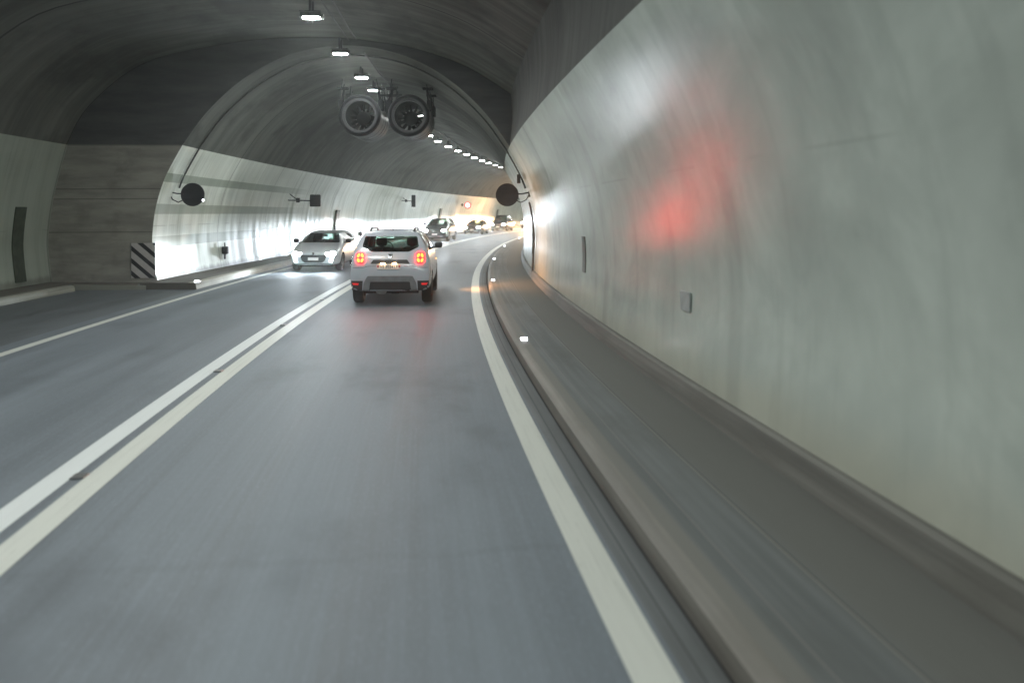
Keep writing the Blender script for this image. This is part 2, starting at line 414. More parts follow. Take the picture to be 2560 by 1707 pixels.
struct(sweep('drain_slot', [(0.325, -0.012), (0.326, -0.05), (0.368, -0.05)], UA, UB, 0.75, MT['slot'], None, 20))
struct(sweep('kerb', [(0.368, -0.05), (0.37, 0.07), (0.405, 0.100), (0.44, 0.116), (0.47, 0.119)], UA, UB, 0.6, MT['kerbstone'], None, 40))
struct(sweep('walkway', [(0.47, 0.117), (0.62, 0.120), (1.0, 0.124), (1.63, 0.129)], UA, UB, 0.75, MT['walk']))
# left side beyond the lay-by
struct(sweep('kerb', [(-7.32, -0.02), (-7.34, 0.13), (-7.37, 0.165), (-7.41, 0.175), (-7.56, 0.176)], 21.3, UB, 0.6, MT['kerb_white'], None, 40))
struct(sweep('walkway', [(-7.56, 0.172), (-8.2, 0.172), (-8.75, 0.19)], 21.3, UB, 0.75, MT['walk_left']))
bm = bmesh.new()
pts = [P(21.3, -7.32, 0), P(21.3, -7.34, .13), P(21.3, -7.41, .175), P(21.3, -8.8, .18), P(21.3, -8.8, 0)]
bm.faces.new([bm.verts.new(p+Vector((0, -0.002, 0))) for p in pts])
struct(link('kerb_end', bm, MT['walk_left']))
# lay-by kerb and pavement, turning in front of the end wall
struct(sweep('kerb', [(-10.28, -0.02), (-10.30, 0.12), (-10.34, 0.148), (-10.50, 0.152)], UA, 21.0, 0.6, MT['kerb_bay'], None, 40))
struct(sweep('walkway', [(-10.50, 0.149), (-11.46, 0.155)], UA, 21.9, 0.75, MT['walk_left']))
struct(sweep('kerb', [(-8.6, -0.02), (-8.6, 0.10), (-8.63, 0.115), (-10.50, 0.148)], 21.25, UP-0.003, 0.3, MT['walk_left'], None, 30))
bm = bmesh.new()
bm.faces.new([bm.verts.new(P(21.25, o, z)+Vector((0, -0.001, 0))) for o, z in ((-8.6, -.02), (-8.6, .10), (-8.63, .115), (-10.5, .148), (-10.5, -.02))])
struct(link('kerb_end', bm, MT['kerb_bay']))

# ------------------------------------------------------------------ materials for the smaller things
MT['black'] = simple('black_plastic', (0.018, 0.018, 0.020), 0.45)
MT['steel'] = simple('galvanised_steel', (0.30, 0.31, 0.31), 0.38, 0.85)
MT['dark_steel'] = simple('dark_painted_steel', (0.028, 0.030, 0.036), 0.5, 0.2)
MT['fan'] = simple('fan_steel', (0.008, 0.0085, 0.010), 0.42, 0.0, spec=0.25, var=0.35)
MT['fan_dark'] = simple('fan_inner', (0.0028, 0.0032, 0.0042), 0.9, 0.0, spec=0.04)
MT['rubber'] = simple('tyre_rubber', (0.014, 0.014, 0.015), 0.75, bump=0.2)
MT['cable'] = simple('cable_sheath', (0.05, 0.052, 0.049), 0.6)
MT['lamp'] = emit('lamp_light', LAMP_COL, 20.0, (0.9, 0.9, 0.9))
MT['stud'] = emit('reflector_light', (0.9, 0.93, 1.0), 5.0, (0.9, 0.9, 0.9))  # emission stands in for headlight light thrown back by reflectors
MT['green_plate'] = simple('green_plate', (0.055, 0.070, 0.052), 0.45, var=0.25)

# ------------------------------------------------------------------ ceiling lamps
LW, LL = 0.37, 0.24
MT['lamp'].node_tree.nodes['Principled BSDF'].inputs['Emission Strength'].default_value = LAMP_W/(math.pi*LW*LL)
def make_lamp():
    root = empty('ceiling_lamp')
    b = bmesh.new(); box(b, (0, 0, 0.075), (LW+0.07, LL+0.08, 0.09), bevel=0.02)
    link('housing', b, MT['dark_steel'], root, 40)
    b = bmesh.new(); prism(b, round_poly([(-LW/2, -LL/2), (LW/2, -LL/2), (LW/2, LL/2), (-LW/2, LL/2)], 0.09), 'Z', 0.019, 0.024)
    link('diffuser', b, MT['lamp'], root)
    for s in (-1, 1):
        b = bmesh.new()
        box(b, (0, s*0.16, 0.27), (0.05, 0.05, 0.30)); box(b, (0, s*0.16, 0.13), (0.46, 0.05, 0.02))
        link('bracket', b, MT['dark_steel'], root)
        b = bmesh.new()
        b.faces.new([b.verts.new(p) for p in ((s*(LW/2+.01), -LL/2, .0), (s*(LW/2+.01), LL/2, .0), (s*(LW/2+.07), LL/2, .03), (s*(LW/2+.07), -LL/2, .03))])
        bmesh.ops.solidify(b, geom=b.faces[:], thickness=0.006)
        link('glass_rim', b, MT['steel'], root)
    return root
lamp0 = make_lamp(); used = False
ORD = ['first', 'second', 'third', 'fourth', 'fifth', 'sixth', 'seventh', 'eighth', 'ninth', 'tenth', 'eleventh', 'twelfth']
def place_lamp(u, label, z=6.3, off=-3.5):
    global used
    o = lamp0 if not used else copy_tree(lamp0)
    used = True
    o.location = P(u, off-0.12, z-0.04); o.rotation_euler = (0, 0, TH(u))
    tag(o, label, 'ceiling lamp', 'lamps along the tunnel crown')
front = [17.7, 21.6, 25.3, 27.9]
fl = ['bright ceiling lamp at the top of the picture, nearest of the row', 'bright ceiling lamp second from the top of the picture, in front of the dark arch', 'bright ceiling lamp third in the row, above and before the left jet fan', 'lamp right above the gap between the two jet fans, fourth in the row']
for u, l in zip(front, fl): place_lamp(u, l)
for u in (35.2,): place_lamp(u, 'ceiling lamp hidden behind the right jet fan, glimpsed between its vanes', off=-2.75)
for i, u in enumerate([44.0, 47.4, 51.0, 54.6, 58.0, 61.4, 64.6, 67.8, 70.9, 73.8]):
    place_lamp(u, ('small ceiling lamp next to the rim of the right jet fan, first beyond the fans' if i == 0 else
                   'farthest ceiling lamp in sight, last of the row at the edge of the right wall' if i == 9 else
                   '%s small ceiling lamp beyond the jet fans, counted from the fans' % ORD[i]), off=-3.5+0.035*max(0, u-47))
for u in [77.2+3.9*i for i in range(16)]+[13.8-3.9*i for i in range(13)]:
    place_lamp(u, 'ceiling lamp of the same row, outside the picture', off=-3.5+min(1.4, 0.035*max(0, u-47)))

# ------------------------------------------------------------------ cables
b = bmesh.new(); tube(b, [P(-20+i*1.0, -3.12, 6.56+0.02*math.sin(i*1.7)) for i in range(42)], 0.028, 6)
tag(link('ceiling_cable', b, MT['cable'], None, 50), 'thick dark cable along the vault crown beside the near lamps', 'cable')
b = bmesh.new(); tube(b, [P(22.5+i*1.0, -3.12+0.02*max(0, i-20), 6.50+0.015*math.sin(i*1.7)) for i in range(110)], 0.028, 6)
tag(link('ceiling_cable', b, MT['cable'], None, 50), 'dark cable along the vault crown beyond the arch, above the far lamps', 'cable')
b = bmesh.new(); tube(b, [P(15+i*0.5, -3.38, 6.62) for i in range(14)], 0.018, 6)
tag(link('ceiling_cable', b, MT['cable'], None, 50), 'short thin cable between the nearest two lamps', 'cable')
prof_all = sp(NAR_R)[3:]+sp(NAR_V, 5)[1:]+sp(NAR_L)[1:]
UC = 23.1
def inset(p, d=0.05):
    c = Vector((-3.5, 2.0)); v = Vector(p); return v+(c-v).normalized()*d
path = [inset(p) for p in prof_all if p[1] > 2.6]
b = bmesh.new(); tube(b, [P(UC, p.x, p.y) for p in path], 0.026, 6)
ac = link('arch_cable', b, MT['cable'], None, 50); tag(ac, 'dark cable following the arch across the vault, linking the two round signs', 'cable')
b = bmesh.new(); box(b, P(UC, 0.98, 3.0)+Vector((0.28, -0.02, 0)), (0.10, 0.14, 0.26), bevel=0.01); link('junction_box', b, MT['black'], ac)
b = bmesh.new(); tube(b, [P(UC, *inset(p)) for p in sp(NAR_R) if p[1] < 2.4], 0.03, 6); link('conduit', b, MT['cable'], ac, 50)

# ------------------------------------------------------------------ jet fans
def make_fan():
    root = empty('jet_fan'); ro, ri, L = 0.69, 0.475, 2.25
    b = bmesh.new()
    lathe(b, [(ri+.01, 0.02), (ro-0.05, 0.0), (ro, 0.05), (ro, 0.75), (ro-0.02, 0.76), (ro-0.02, 0.80), (ro, 0.81), (ro, 1.25), (ro-0.05, 1.27), (ro-0.05, 1.33), (ro, 1.35), (ro, 1.70), (ro-.02, 1.71), (ro-.02, 1.75), (ro, 1.76), (ro, L-0.05), (ro-0.05, L), (ri+.01, L-.02)], 'Y', 40)
    link('casing', b, MT['fan'], root, 40)
    b = bmesh.new()
    lathe(b, [(ro-.04, -0.012), (ro-0.09, -0.025), (ri+0.02, 0.10), (ri, 0.25), (ri, L-0.2), (ri+.008, L-.2), (ri+.008, 0.25), (ri+.03, .10), (ro-.05, .012)], 'Y', 40)
    link('inlet_bell', b, MT['fan_dark'], root, 40)
    b = bmesh.new()
    lathe(b, [(0.001, 0.80), (0.16, 0.81), (0.235, 0.85), (0.245, 0.90), (0.245, 1.9), (0.1, 2.0), (0.001, 2.02)], 'Y', 24, closed=False)
    link('hub', b, MT['fan_dark'], root, 40)
    for k in range(13):
        q = 2*math.pi*(k+0.3)/13; b = bmesh.new()
        vs = []
        for r, tw, w in ((0.235, 0.9, 0.12), (0.35, 0.75, 0.14), (0.474, 0.6, 0.16)):
            for s in (-1, 1):
                dy, dx = s*w*math.cos(tw)*0.5, s*w*math.sin(tw)*0.5
                vs.append(b.verts.new((r*math.cos(q)-dx*math.sin(q), 0.95+dy, r*math.sin(q)+dx*math.cos(q))))
        for i in (0, 2): b.faces.new((vs[i], vs[i+1], vs[i+3], vs[i+2]))
        bmesh.ops.solidify(b, geom=b.faces[:], thickness=0.012)
        link('vane', b, MT['fan_dark'], root, 60)
    for yy in (0.35, 1.9):
        for s in (-1, 1):
            b = bmesh.new()
            box(b, (s*0.66, yy, 0.36), (0.16, 0.34, 0.34), bevel=0.02); box(b, (s*0.60, yy, 0.92), (0.34, 0.30, 0.05)); box(b, (s*0.60, yy, 0.62), (0.06, 0.08, 0.62), rot=Matrix.Rotation(-s*0.12, 3, 'Y'))
            tube(b, [(s*0.70, yy-.05, 0.42), (s*0.55, yy-0.35, 1.18)], 0.012, 5); tube(b, [(s*0.70, yy+.05, 0.42), (s*0.62, yy+0.35, 1.12)], 0.012, 5)
            link('bracket', b, MT['fan_dark'], root)
    return root
fan0 = make_fan(); fan0.location = P(26.1, -3.82, 5.2); fan0.rotation_euler = (0, 0, TH(26.1))
tag(fan0, 'left of the two steel jet fans hanging under the dark vault', 'jet fan', 'pair of jet fans under the vault')
fan1 = copy_tree(fan0); fan1.location = P(26.1, -2.22, 5.2)
fan1.rotation_euler = (0, 0, TH(26.1)); fan1['label'] = 'right of the two steel jet fans, with a lamp shining through its vanes'

# ------------------------------------------------------------------ signs on the walls, seen from behind
def round_sign(loc, rz, side, label, group=None, front=None, d=0.66):
    root = empty('traffic_sign', loc, rz, label, 'sign', group)
    b = bmesh.new(); r = d/2
    lathe(b, [(0.001, -0.018), (r-0.03, -0.018), (r-0.012, -0.026), (r, -0.02), (r, 0.018), (r-0.01, 0.022), (0.001, 0.022)], 'Y', 40, closed=False)
    link('sign_disc', b, MT['dark_steel'], root, 40)
    b = bmesh.new()
    tube(b, [(side*(r-0.08), -0.03, 0.02), (side*(r+0.10), -0.03, 0.03), (side*(r+0.30), -0.03, 0.07)], 0.022, 6)
    tube(b, [(side*(r-0.10), -0.03, -0.14), (side*(r+0.06), -0.03, -0.22), (side*(r+0.22), -0.03, -0.14), (side*(r+0.29), -0.03, 0.0)], 0.016, 6)
    box(b, (side*(r+0.31), -0.03, 0.05), (0.06, 0.10, 0.22))
    link('bracket', b, MT['dark_steel'], root, 50)
    b = bmesh.new()
    for zz in (-0.13, 0.13): box(b, (0, -0.035, zz), (d*0.8, 0.02, 0.03))
    link('stiffener', b, MT['dark_steel'], root)
    return root
rs = round_sign(P(22.9, -8.0, 2.53), TH(22.9), -1, 'dark back of a round sign on the left wall by the end of the lay-by', 'round signs seen from behind')
b = bmesh.new(); lathe(b, [(0.001, -.02), (.03, -.02), (.035, 0), (.03, .02), (.001, .02)], 'Y', 12, closed=False)
for v in b.verts: v.co += Vector((0.30, -0.02, -0.16))
link('reflector', b, MT['stud'], rs, 40)
round_sign(P(22.9, 0.92, 2.53), TH(22.9), 1, 'dark back of a round sign sticking out from the right wall', 'round signs seen from behind')
def panel_sign(u, off, z, w, h, armlen, label, turn=0.0):
    root = empty('traffic_sign', P(u, off, z), TH(u)+turn, label, 'sign')
    b = bmesh.new(); prism(b, round_poly([(-w/2, -h/2), (w/2, -h/2), (w/2, h/2), (-w/2, h/2)], 0.05), 'Y', -0.03, 0.03)
    link('sign_panel', b, MT['dark_steel'], root, 30)
    b = bmesh.new(); prism(b, round_poly([(-w/2+.03, -h/2+.03), (w/2-.03, -h/2+.03), (w/2-.03, h/2-.03), (-w/2+.03, h/2-.03)], 0.04), 'Y', -0.042, -0.0305)
    link('back_plate', b, MT['sign_back'], root, 30)
    b = bmesh.new(); tube(b, [(-w/2+.02, 0, 0), (-w/2-armlen, 0, 0.02)], 0.03, 6); box(b, (-w/2-armlen*0.55, 0, 0.02), (0.14, 0.12, 0.20))
    tube(b, [(-w/2-armlen*0.6, 0, 0.05), (-w/2-armlen, 0, 0.34)], 0.02, 6)
    link('bracket', b, MT['dark_steel'], root, 50)
    return root
MT['sign_back'] = simple('sign_back', (0.05, 0.055, 0.06), 0.5)
panel_sign(34.6, -7.35, 2.55, 0.46, 0.52, 0.95, 'square dark back of a sign on an arm, left wall above the silver hatchback')
panel_sign(59.5, -7.50, 2.93, 0.30, 0.90, 0.75, 'tall narrow dark back of a sign on a thin arm, beyond the square one')
# the red ringed sign facing the viewer
root = empty('traffic_sign', P(82, -7.6, 2.85), TH(82), 'round white sign with a red ring on the far left wall', 'sign')
b = bmesh.new(); lathe(b, [(0.001, -0.02), (0.285, -0.02), (0.285, -0.012), (0.001, -0.012)], 'Y', 40, closed=False)
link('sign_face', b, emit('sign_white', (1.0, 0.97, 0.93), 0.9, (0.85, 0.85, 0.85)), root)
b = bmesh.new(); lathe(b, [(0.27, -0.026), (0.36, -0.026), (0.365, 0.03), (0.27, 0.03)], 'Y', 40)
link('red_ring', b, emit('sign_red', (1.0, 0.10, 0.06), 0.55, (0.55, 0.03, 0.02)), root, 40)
b = bmesh.new(); tube(b, [(-0.3, 0.03, 0), (-0.75, 0.03, 0.03)], 0.03, 6); box(b, (-0.58, 0.03, 0.02), (0.12, 0.14, 0.30)); link('bracket', b, MT['dark_steel'], root)

# chevron board on the end wall
root = empty('chevron_board', P(UP, -8.98, 0.72)+Vector((0, -0.02, 0)), TH(UP), 'black and white diagonal striped board at the foot of the concrete end wall', 'warning board')
m = NT('chevron'); t = m.obj(); sx = m.n('SeparateXYZ'); m.l(t, sx.inputs[0])
q = m.math('FRACT', m.math('DIVIDE', m.math('ADD', m.math('MULTIPLY', sx.outputs[0], 0.86), m.math('ADD', sx.outputs[2], 5.02)), 0.335))
st = m.ramp(q, 0.36, 0.42, 0.0, 1.0)
nz = m.noise(t, 9, 4)
m.set(col=m.mix(m.math('MULTIPLY', st, m.ramp(q, 0.97, 1.0, 1.0, 0.0)), (0.012, 0.012, 0.016), m.mix(nz, (0.42, 0.40, 0.39), (0.60, 0.57, 0.56))), rough=0.4)
b = bmesh.new(); box(b, (0, 0, 0), (0.64, 0.02, 0.95)); link('board', b, m.m, root)
b = bmesh.new()
for sx_ in (-1, 1): box(b, (sx_*0.323, 0, 0), (0.012, 0.03, 0.97))
link('edge_strip', b, MT['steel'], root)

# green emergency strips on the walls
def wall_strip(u, prof, z0, z1, w, label, d=0.03):
    pr = sp(prof); pr = sorted(pr, key=lambda p: p[1]); n = 10; c = Vector((-3.5, 1.4)); pts = []
    for i in range(n+1):
        z = z0+(z1-z0)*i/n
        for a, b_ in zip(pr, pr[1:]):
            if a[1] <= z <= b_[1]:
                t = (z-a[1])/max(1e-6, b_[1]-a[1]); pts.append((a[0]+(b_[0]-a[0])*t, z)); break
    sgn = 1 if pts[0][0] < -3.5 else -1
    bm = bmesh.new()
    rows = [[bm.verts.new(P(uu, o+sgn*dd, z)) for uu, dd in ((u-w/2, -0.02), (u-w/2, d), (u+w/2, d), (u+w/2, -0.02))] for o, z in pts]
    for a, b_ in zip(rows, rows[1:]):
        for k in range(3): bm.faces.new((a[k], a[k+1], b_[k+1], b_[k]))
    bm.faces.new(rows[0]); bm.faces.new(rows[-1][::-1])
    bmesh.ops.recalc_face_normals(bm, faces=bm.faces)
    o = link('wall_strip', bm, MT['green_plate'], None, 30)
    return tag(o, label, 'wall strip', 'upright dark green strips on the walls')
wall_strip(20.6, BAY_L, 0.27, 2.16, 0.45, 'upright dark green strip on the lay-by wall at the left edge')
wall_strip(43.6, NAR_L, 0.28, 2.18, 0.62, 'upright dark green strip rising behind the silver hatchback', 0.10)
wall_strip(74.5, NAR_L, 0.28, 2.45, 0.62, 'upright dark strip rising behind the dark SUV', 0.10)
wall_strip(101.0, NAR_L, 0.28, 2.5, 0.62, 'upright strip behind the farthest van, hardly visible', 0.10)
wall_strip(13.65, NAR_R, 0.98, 1.60, 0.30, 'short dark green strip on the right wall', 0.012)
wall_strip(24.6, NAR_R, 0.75, 1.40, 0.50, 'pale short strip on the right wall beyond the cable', 0.012)

def wall_plate(u, z, w, h, label):
    off = 1.745; root = empty('wall_plate', P(u, off, z), TH(u), label, 'wall plate')
    b = bmesh.new(); box(b, (-0.012, 0, 0), (0.012, w, h), bevel=0.003); link('plate', b, MT['plate_grey'], root)
    for s in (-1, 1):
        b = bmesh.new(); box(b, (-0.02, s*(w/2-0.02), h/2-0.02), (0.008, 0.012, 0.012)); link('screw', b, MT['steel'], root)
MT['plate_grey'] = simple('blue_grey_enamel', (0.345, 0.39, 0.385), 0.35)
wall_plate(7.95, 1.10, 0.30, 0.20, 'small blue-grey plate low on the right wall, under the red glow')
# small wall fixtures low on the left wall
def wall_fixture(u, label):
    root = empty('hydrant_valve', P(u, -8.72, 0.74), TH(u), label, 'wall fixture', 'black valve fixtures low on the left wall')
    b = bmesh.new(); box(b, (0.10, 0, 0), (0.20, 0.16, 0.26), bevel=0.03); link('valve_body', b, MT['black'], root, 40)
    b = bmesh.new(); tube(b, [(0.09, 0, -0.12), (0.09, 0, -0.30)], 0.035, 8); tube(b, [(0.09, 0, 0.10), (0.09, 0, 0.26)], [0.03, 0.018], 8); link('pipe', b, MT['black'], root, 50)
    b = bmesh.new(); tube(b, [(0.10, -0.24, 0.0), (0.10, 0.2, 0.02)], 0.03, 8); link('handle', b, MT['black'], root, 50)
wall_fixture(27.4, 'black valve with cross handle low on the left wall, between lay-by end and silver hatchback')
wall_fixture(48.8, 'small dark valve low on the left wall, seen between the silver hatchback and white SUV')

# kerb reflectors, their headlight return added as glow, and road studs
def kerb_reflector(u, off, z, label, w=0.10):
    root = empty('kerb_reflector', P(u, off, z), TH(u), label, 'kerb reflector', 'small white kerb reflectors')
    b = bmesh.new(); box(b, (0, 0, 0.012), (w+0.02, 0.13, 0.024), bevel=0.006); link('housing', b, MT['steel'], root, 40)
    b = bmesh.new(); prism(b, [(-w/2, -.048), (w/2, -.048), (w/2, .048), (-w/2, .048)], 'Z', 0.02, 0.03); link('lens', b, MT['stud'], root)
    b = bmesh.new(); prism(b, [(-w/2, 0.004), (w/2, 0.004), (w/2*.9, .055), (-w/2*.9, .055)], 'Y', -0.075, -0.06); link('lens', b, MT['stud'], root)
kl = ['small white reflector on the right kerb, nearest the viewer', 'small white reflector on the right kerb in the orange patch', 'white kerb reflector at the start of the right bend, third along the walkway', 'white kerb reflector beyond the bend, fourth along the right walkway', 'farthest white reflector on the right kerb, by the edge of the right wall']
for u, l in zip((11.75, 22.2, 32.6, 45.4, 59.5), kl): kerb_reflector(u, 0.50, 0.12, l)
kerb_reflector(21.5, -7.36, 0.172, 'bright kerb reflector on the end of the left whitewashed kerb', 0.14)
kerb_reflector(66.0, -7.45, 0.175, 'white reflector on the left kerb between the dark SUV and the dark sedan')
kerb_reflector(95.0, -7.45, 0.175, 'white reflector on the left kerb beyond the far van')
def road_stud(u, label):
    root = empty('road_stud', P(u, -3.54, 0.002), TH(u), label, 'road stud', 'road studs between the double white lines')
    b = bmesh.new()
    prism(b, [(-0.055, 0), (0.055, 0), (0.045, 0.014), (-0.045, 0.014)], 'Y', -0.06, 0.06); link('stud_body', b, MT['steel'], root)
    b = bmesh.new(); prism(b, [(-0.035, 0.003), (0.035, 0.003), (0.03, 0.011), (-0.03, 0.011)], 'Y', -0.064, -0.0605); link('reflector', b, MT['steel'], root)
for u, l in ((6.4, 'metal road stud between the double lines, nearest the viewer'), (10.4, 'metal road stud between the double lines, second from the viewer'), (14.5, 'third metal road stud between the double lines'), (18.6, 'metal road stud between the double lines beside the rear of the white SUV')):
    road_stud(u, l)

# ------------------------------------------------------------------ cars
def paint(name, col, rough=0.28, metal=0.0):
    m = NT(name); v = m.obj(); n = m.noise(v, 2.5, 5, 0.6)
    sp_ = m.n('SeparateXYZ'); m.l(v, sp_.inputs[0])
    d = m.math('MULTIPLY', m.ramp(sp_.outputs[2], 0.35, 0.85, 1.0, 0.0), m.ramp(n, 0.35, 0.65, 0.1, 0.55))
    m.set(col=m.mix(d, col, tuple(c*0.55+0.02 for c in col)), rough=rough, metal=metal, coat=0.8, coatr=0.08); return m.m
MT['glass'] = NT('car_glass').set(col=(0.55, 0.65, 0.62), rough=0.02, trans=1.0, ior=1.01, spec=0.5).m
gm = NT('tinted_glass')
tr = gm.n('BsdfTransparent'); tr.inputs[0].default_value = (0.70, 0.78, 0.75, 1)
gl = gm.n('BsdfGlossy'); gl.inputs['Roughness'].default_value = 0.04; gl.inputs[0].default_value = (0.9, 0.95, 1, 1)
fr = gm.n('LayerWeight'); fr.inputs[0].default_value = 0.5
mx = gm.n('MixShader'); gm.l(gm.math('ADD', 0.04, gm.math('MULTIPLY', gm.math('POWER', fr.outputs['Facing'], 5.0), 0.8)), mx.inputs[0]); gm.l(tr.outputs[0], mx.inputs[1]); gm.l(gl.outputs[0], mx.inputs[2])
gm.l(mx.outputs[0], gm.t.nodes['Material Output'].inputs[0]); MT['tint'] = gm.m
MT['inner'] = simple('cabin_trim', (0.020, 0.020, 0.022), 0.8)
MT['cladding'] = simple('rough_black_cladding', (0.022, 0.023, 0.025), 0.6)
MT['skid'] = simple('satin_grey_skid_plate', (0.19, 0.20, 0.21), 0.45, 0.3)
MT['chrome'] = simple('chrome', (0.62, 0.65, 0.68), 0.12, 1.0)
MT['rim'] = simple('alloy_rim', (0.28, 0.29, 0.30), 0.35, 0.8)
MT['plate'] = simple('plate_white', (0.80, 0.78, 0.74), 0.45, var=0.04)
MT['plate_ink'] = simple('plate_ink', (0.015, 0.015, 0.018), 0.5)
MT['tail'] = emit('tail_lamp_red', (1.0, 0.0004, 0.0007), 80.0, (0.4, 0.01, 0.01))
MT['tail_core'] = emit('tail_lamp_core', (1.0, 0.30, 0.045), 3.6, (0.4, 0.05, 0.01))
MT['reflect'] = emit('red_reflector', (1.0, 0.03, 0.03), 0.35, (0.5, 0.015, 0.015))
MT['head'] = emit('headlamp_light', (0.90, 0.96, 1.0), 60.0, (0.9, 0.9, 0.9))
MT['warm'] = emit('warm_lamp_light', (1.0, 0.62, 0.30), 8.0, (0.9, 0.9, 0.9))

def beam_light(name, power, col, warm=False):
    ld = bpy.data.lights.new(name, 'SPOT'); ld.energy = power; ld.color = col; ld.spot_size = R(168); ld.spot_blend = 0.6; ld.shadow_soft_size = 0.07
    ld.use_nodes = True; t = ld.node_tree; em = t.nodes['Emission']
    tc = t.nodes.new('ShaderNodeTexCoord'); sx = t.nodes.new('ShaderNodeSeparateXYZ'); t.links.new(tc.outputs['Normal'], sx.inputs[0])
    def M(op, a, b=0.0, clamp=False):
        nd = t.nodes.new('ShaderNodeMath'); nd.operation = op; nd.use_clamp = clamp
        for x, i in ((a, 0), (b, 1)):
            if hasattr(x, 'is_output'): t.links.new(x, nd.inputs[i])
            else: nd.inputs[i].default_value = x
        return nd.outputs[0]
    az = M('ABSOLUTE', sx.outputs[2])
    ex = M('DIVIDE', sx.outputs[0], az); ey = M('DIVIDE', sx.outputs[1], az)
    # low beam: sharp top edge, rising towards the kerb side; broad spread, brighter in the middle
    lim = M('MULTIPLY', M('MINIMUM', M('MAXIMUM', ex, 0.0), 0.9), 0.20)
    d = M('SUBTRACT', ey, lim)
    nd = t.nodes.new('ShaderNodeMapRange'); nd.interpolation_type = 'SMOOTHSTEP'; t.links.new(d, nd.inputs[0])
    nd.inputs[1].default_value = -0.012; nd.inputs[2].default_value = 0.03; nd.inputs[3].default_value = 1.0; nd.inputs[4].default_value = 0.028
    down = t.nodes.new('ShaderNodeMapRange'); t.links.new(ey, down.inputs[0]); down.inputs[1].default_value = -0.065; down.inputs[2].default_value = -0.006; down.inputs[3].default_value = 0.035; down.inputs[4].default_value = 1.0
    gen = t.nodes.new('ShaderNodeMapRange'); t.links.new(ey, gen.inputs[0]); gen.inputs[1].default_value = -0.9; gen.inputs[2].default_value = -0.05; gen.inputs[3].default_value = 0.35; gen.inputs[4].default_value = 1.0
    sd = t.nodes.new('ShaderNodeMapRange'); sd.interpolation_type = 'SMOOTHSTEP'; t.links.new(ex, sd.inputs[0]); sd.inputs[1].default_value = 0.25; sd.inputs[2].default_value = 0.7
    fall = M('ADD', M('MULTIPLY', down.outputs[0], M('SUBTRACT', 1.0, sd.outputs[0])), M('MULTIPLY', gen.outputs[0], sd.outputs[0]))
    aex = M('ABSOLUTE', ex)
    hot = M('DIVIDE', 1.0, M('ADD', M('MULTIPLY', M('MULTIPLY', aex, aex), aex), 0.04))   # strong middle, weak sides
    edge = t.nodes.new('ShaderNodeMapRange'); edge.interpolation_type = 'SMOOTHSTEP'; t.links.new(aex, edge.inputs[0]); edge.inputs[1].default_value = 0.9; edge.inputs[2].default_value = 2.6; edge.inputs[3].default_value = 1.0; edge.inputs[4].default_value = 0.15
    dip = t.nodes.new('ShaderNodeMapRange'); dip.interpolation_type = 'SMOOTHSTEP'; t.links.new(ex, dip.inputs[0]); dip.inputs[1].default_value = -0.06; dip.inputs[2].default_value = 0.06; dip.inputs[3].default_value = 0.5; dip.inputs[4].default_value = 1.0
    fall = M('MULTIPLY', fall, dip.outputs[0])                                            # dipped towards oncoming traffic
    t.links.new(M('MULTIPLY', M('MULTIPLY', nd.outputs[0], fall), M('MULTIPLY', hot, edge.outputs[0])), em.inputs['Strength'])
    return ld
BEAM = beam_light('low_beam', BEAM_W, (0.82, 0.92, 1.0))
BEAM_WARM = beam_light('warm_low_beam', 25.0, (1.0, 0.66, 0.36))
BEAM_FAR = beam_light('far_low_beam', 1500.0, (1.0, 0.58, 0.27))

def half_ring(pts): return [(x, z) for x, z in pts]
def loft_body(st, lean, level=2):
    """st: list of (y, lean factor, nine half profile points); returns a baked, smoothed closed mesh"""
    bm = bmesh.new(); rows = []
    for y, lf, pts in st:
        row = []
        n = len(pts)
        for x, z in pts: row.append(bm.verts.new((x, y+lf*lean(z), z)))
        lft = [row[0]]+[bm.verts.new((-x, y+lf*lean(z), z)) for x, z in pts[1:-1]]+[row[-1]]
        rows.append((row, lft))
    for (a, al), (b, bl) in zip(rows, rows[1:]):
        for k in range(len(a)-1):
            bm.faces.new((a[k], b[k], b[k+1], a[k+1])); bm.faces.new((al[k], al[k+1], bl[k+1], bl[k]))
    for (r, l_) in (rows[0], rows[-1]):
        n = len(r)
        bm.faces.new((r[0], r[1], l_[1])); bm.faces.new((r[n-1], l_[n-2], r[n-2]))
        for k in range(1, n-2): bm.faces.new((r[k], r[k+1], l_[k+1], l_[k]))
    bmesh.ops.recalc_face_normals(bm, faces=bm.faces)
    me = bpy.data.meshes.new('tmp'); bm.to_mesh(me); bm.free()
    o = bpy.data.objects.new('tmp', me); COL.objects.link(o)
    s = o.modifiers.new('s', 'SUBSURF'); s.levels = level; s.render_levels = level
    dg = bpy.context.evaluated_depsgraph_get(); dg.update()
    out = bpy.data.meshes.new_from_object(o.evaluated_get(dg))
    bpy.data.objects.remove(o)
    return out
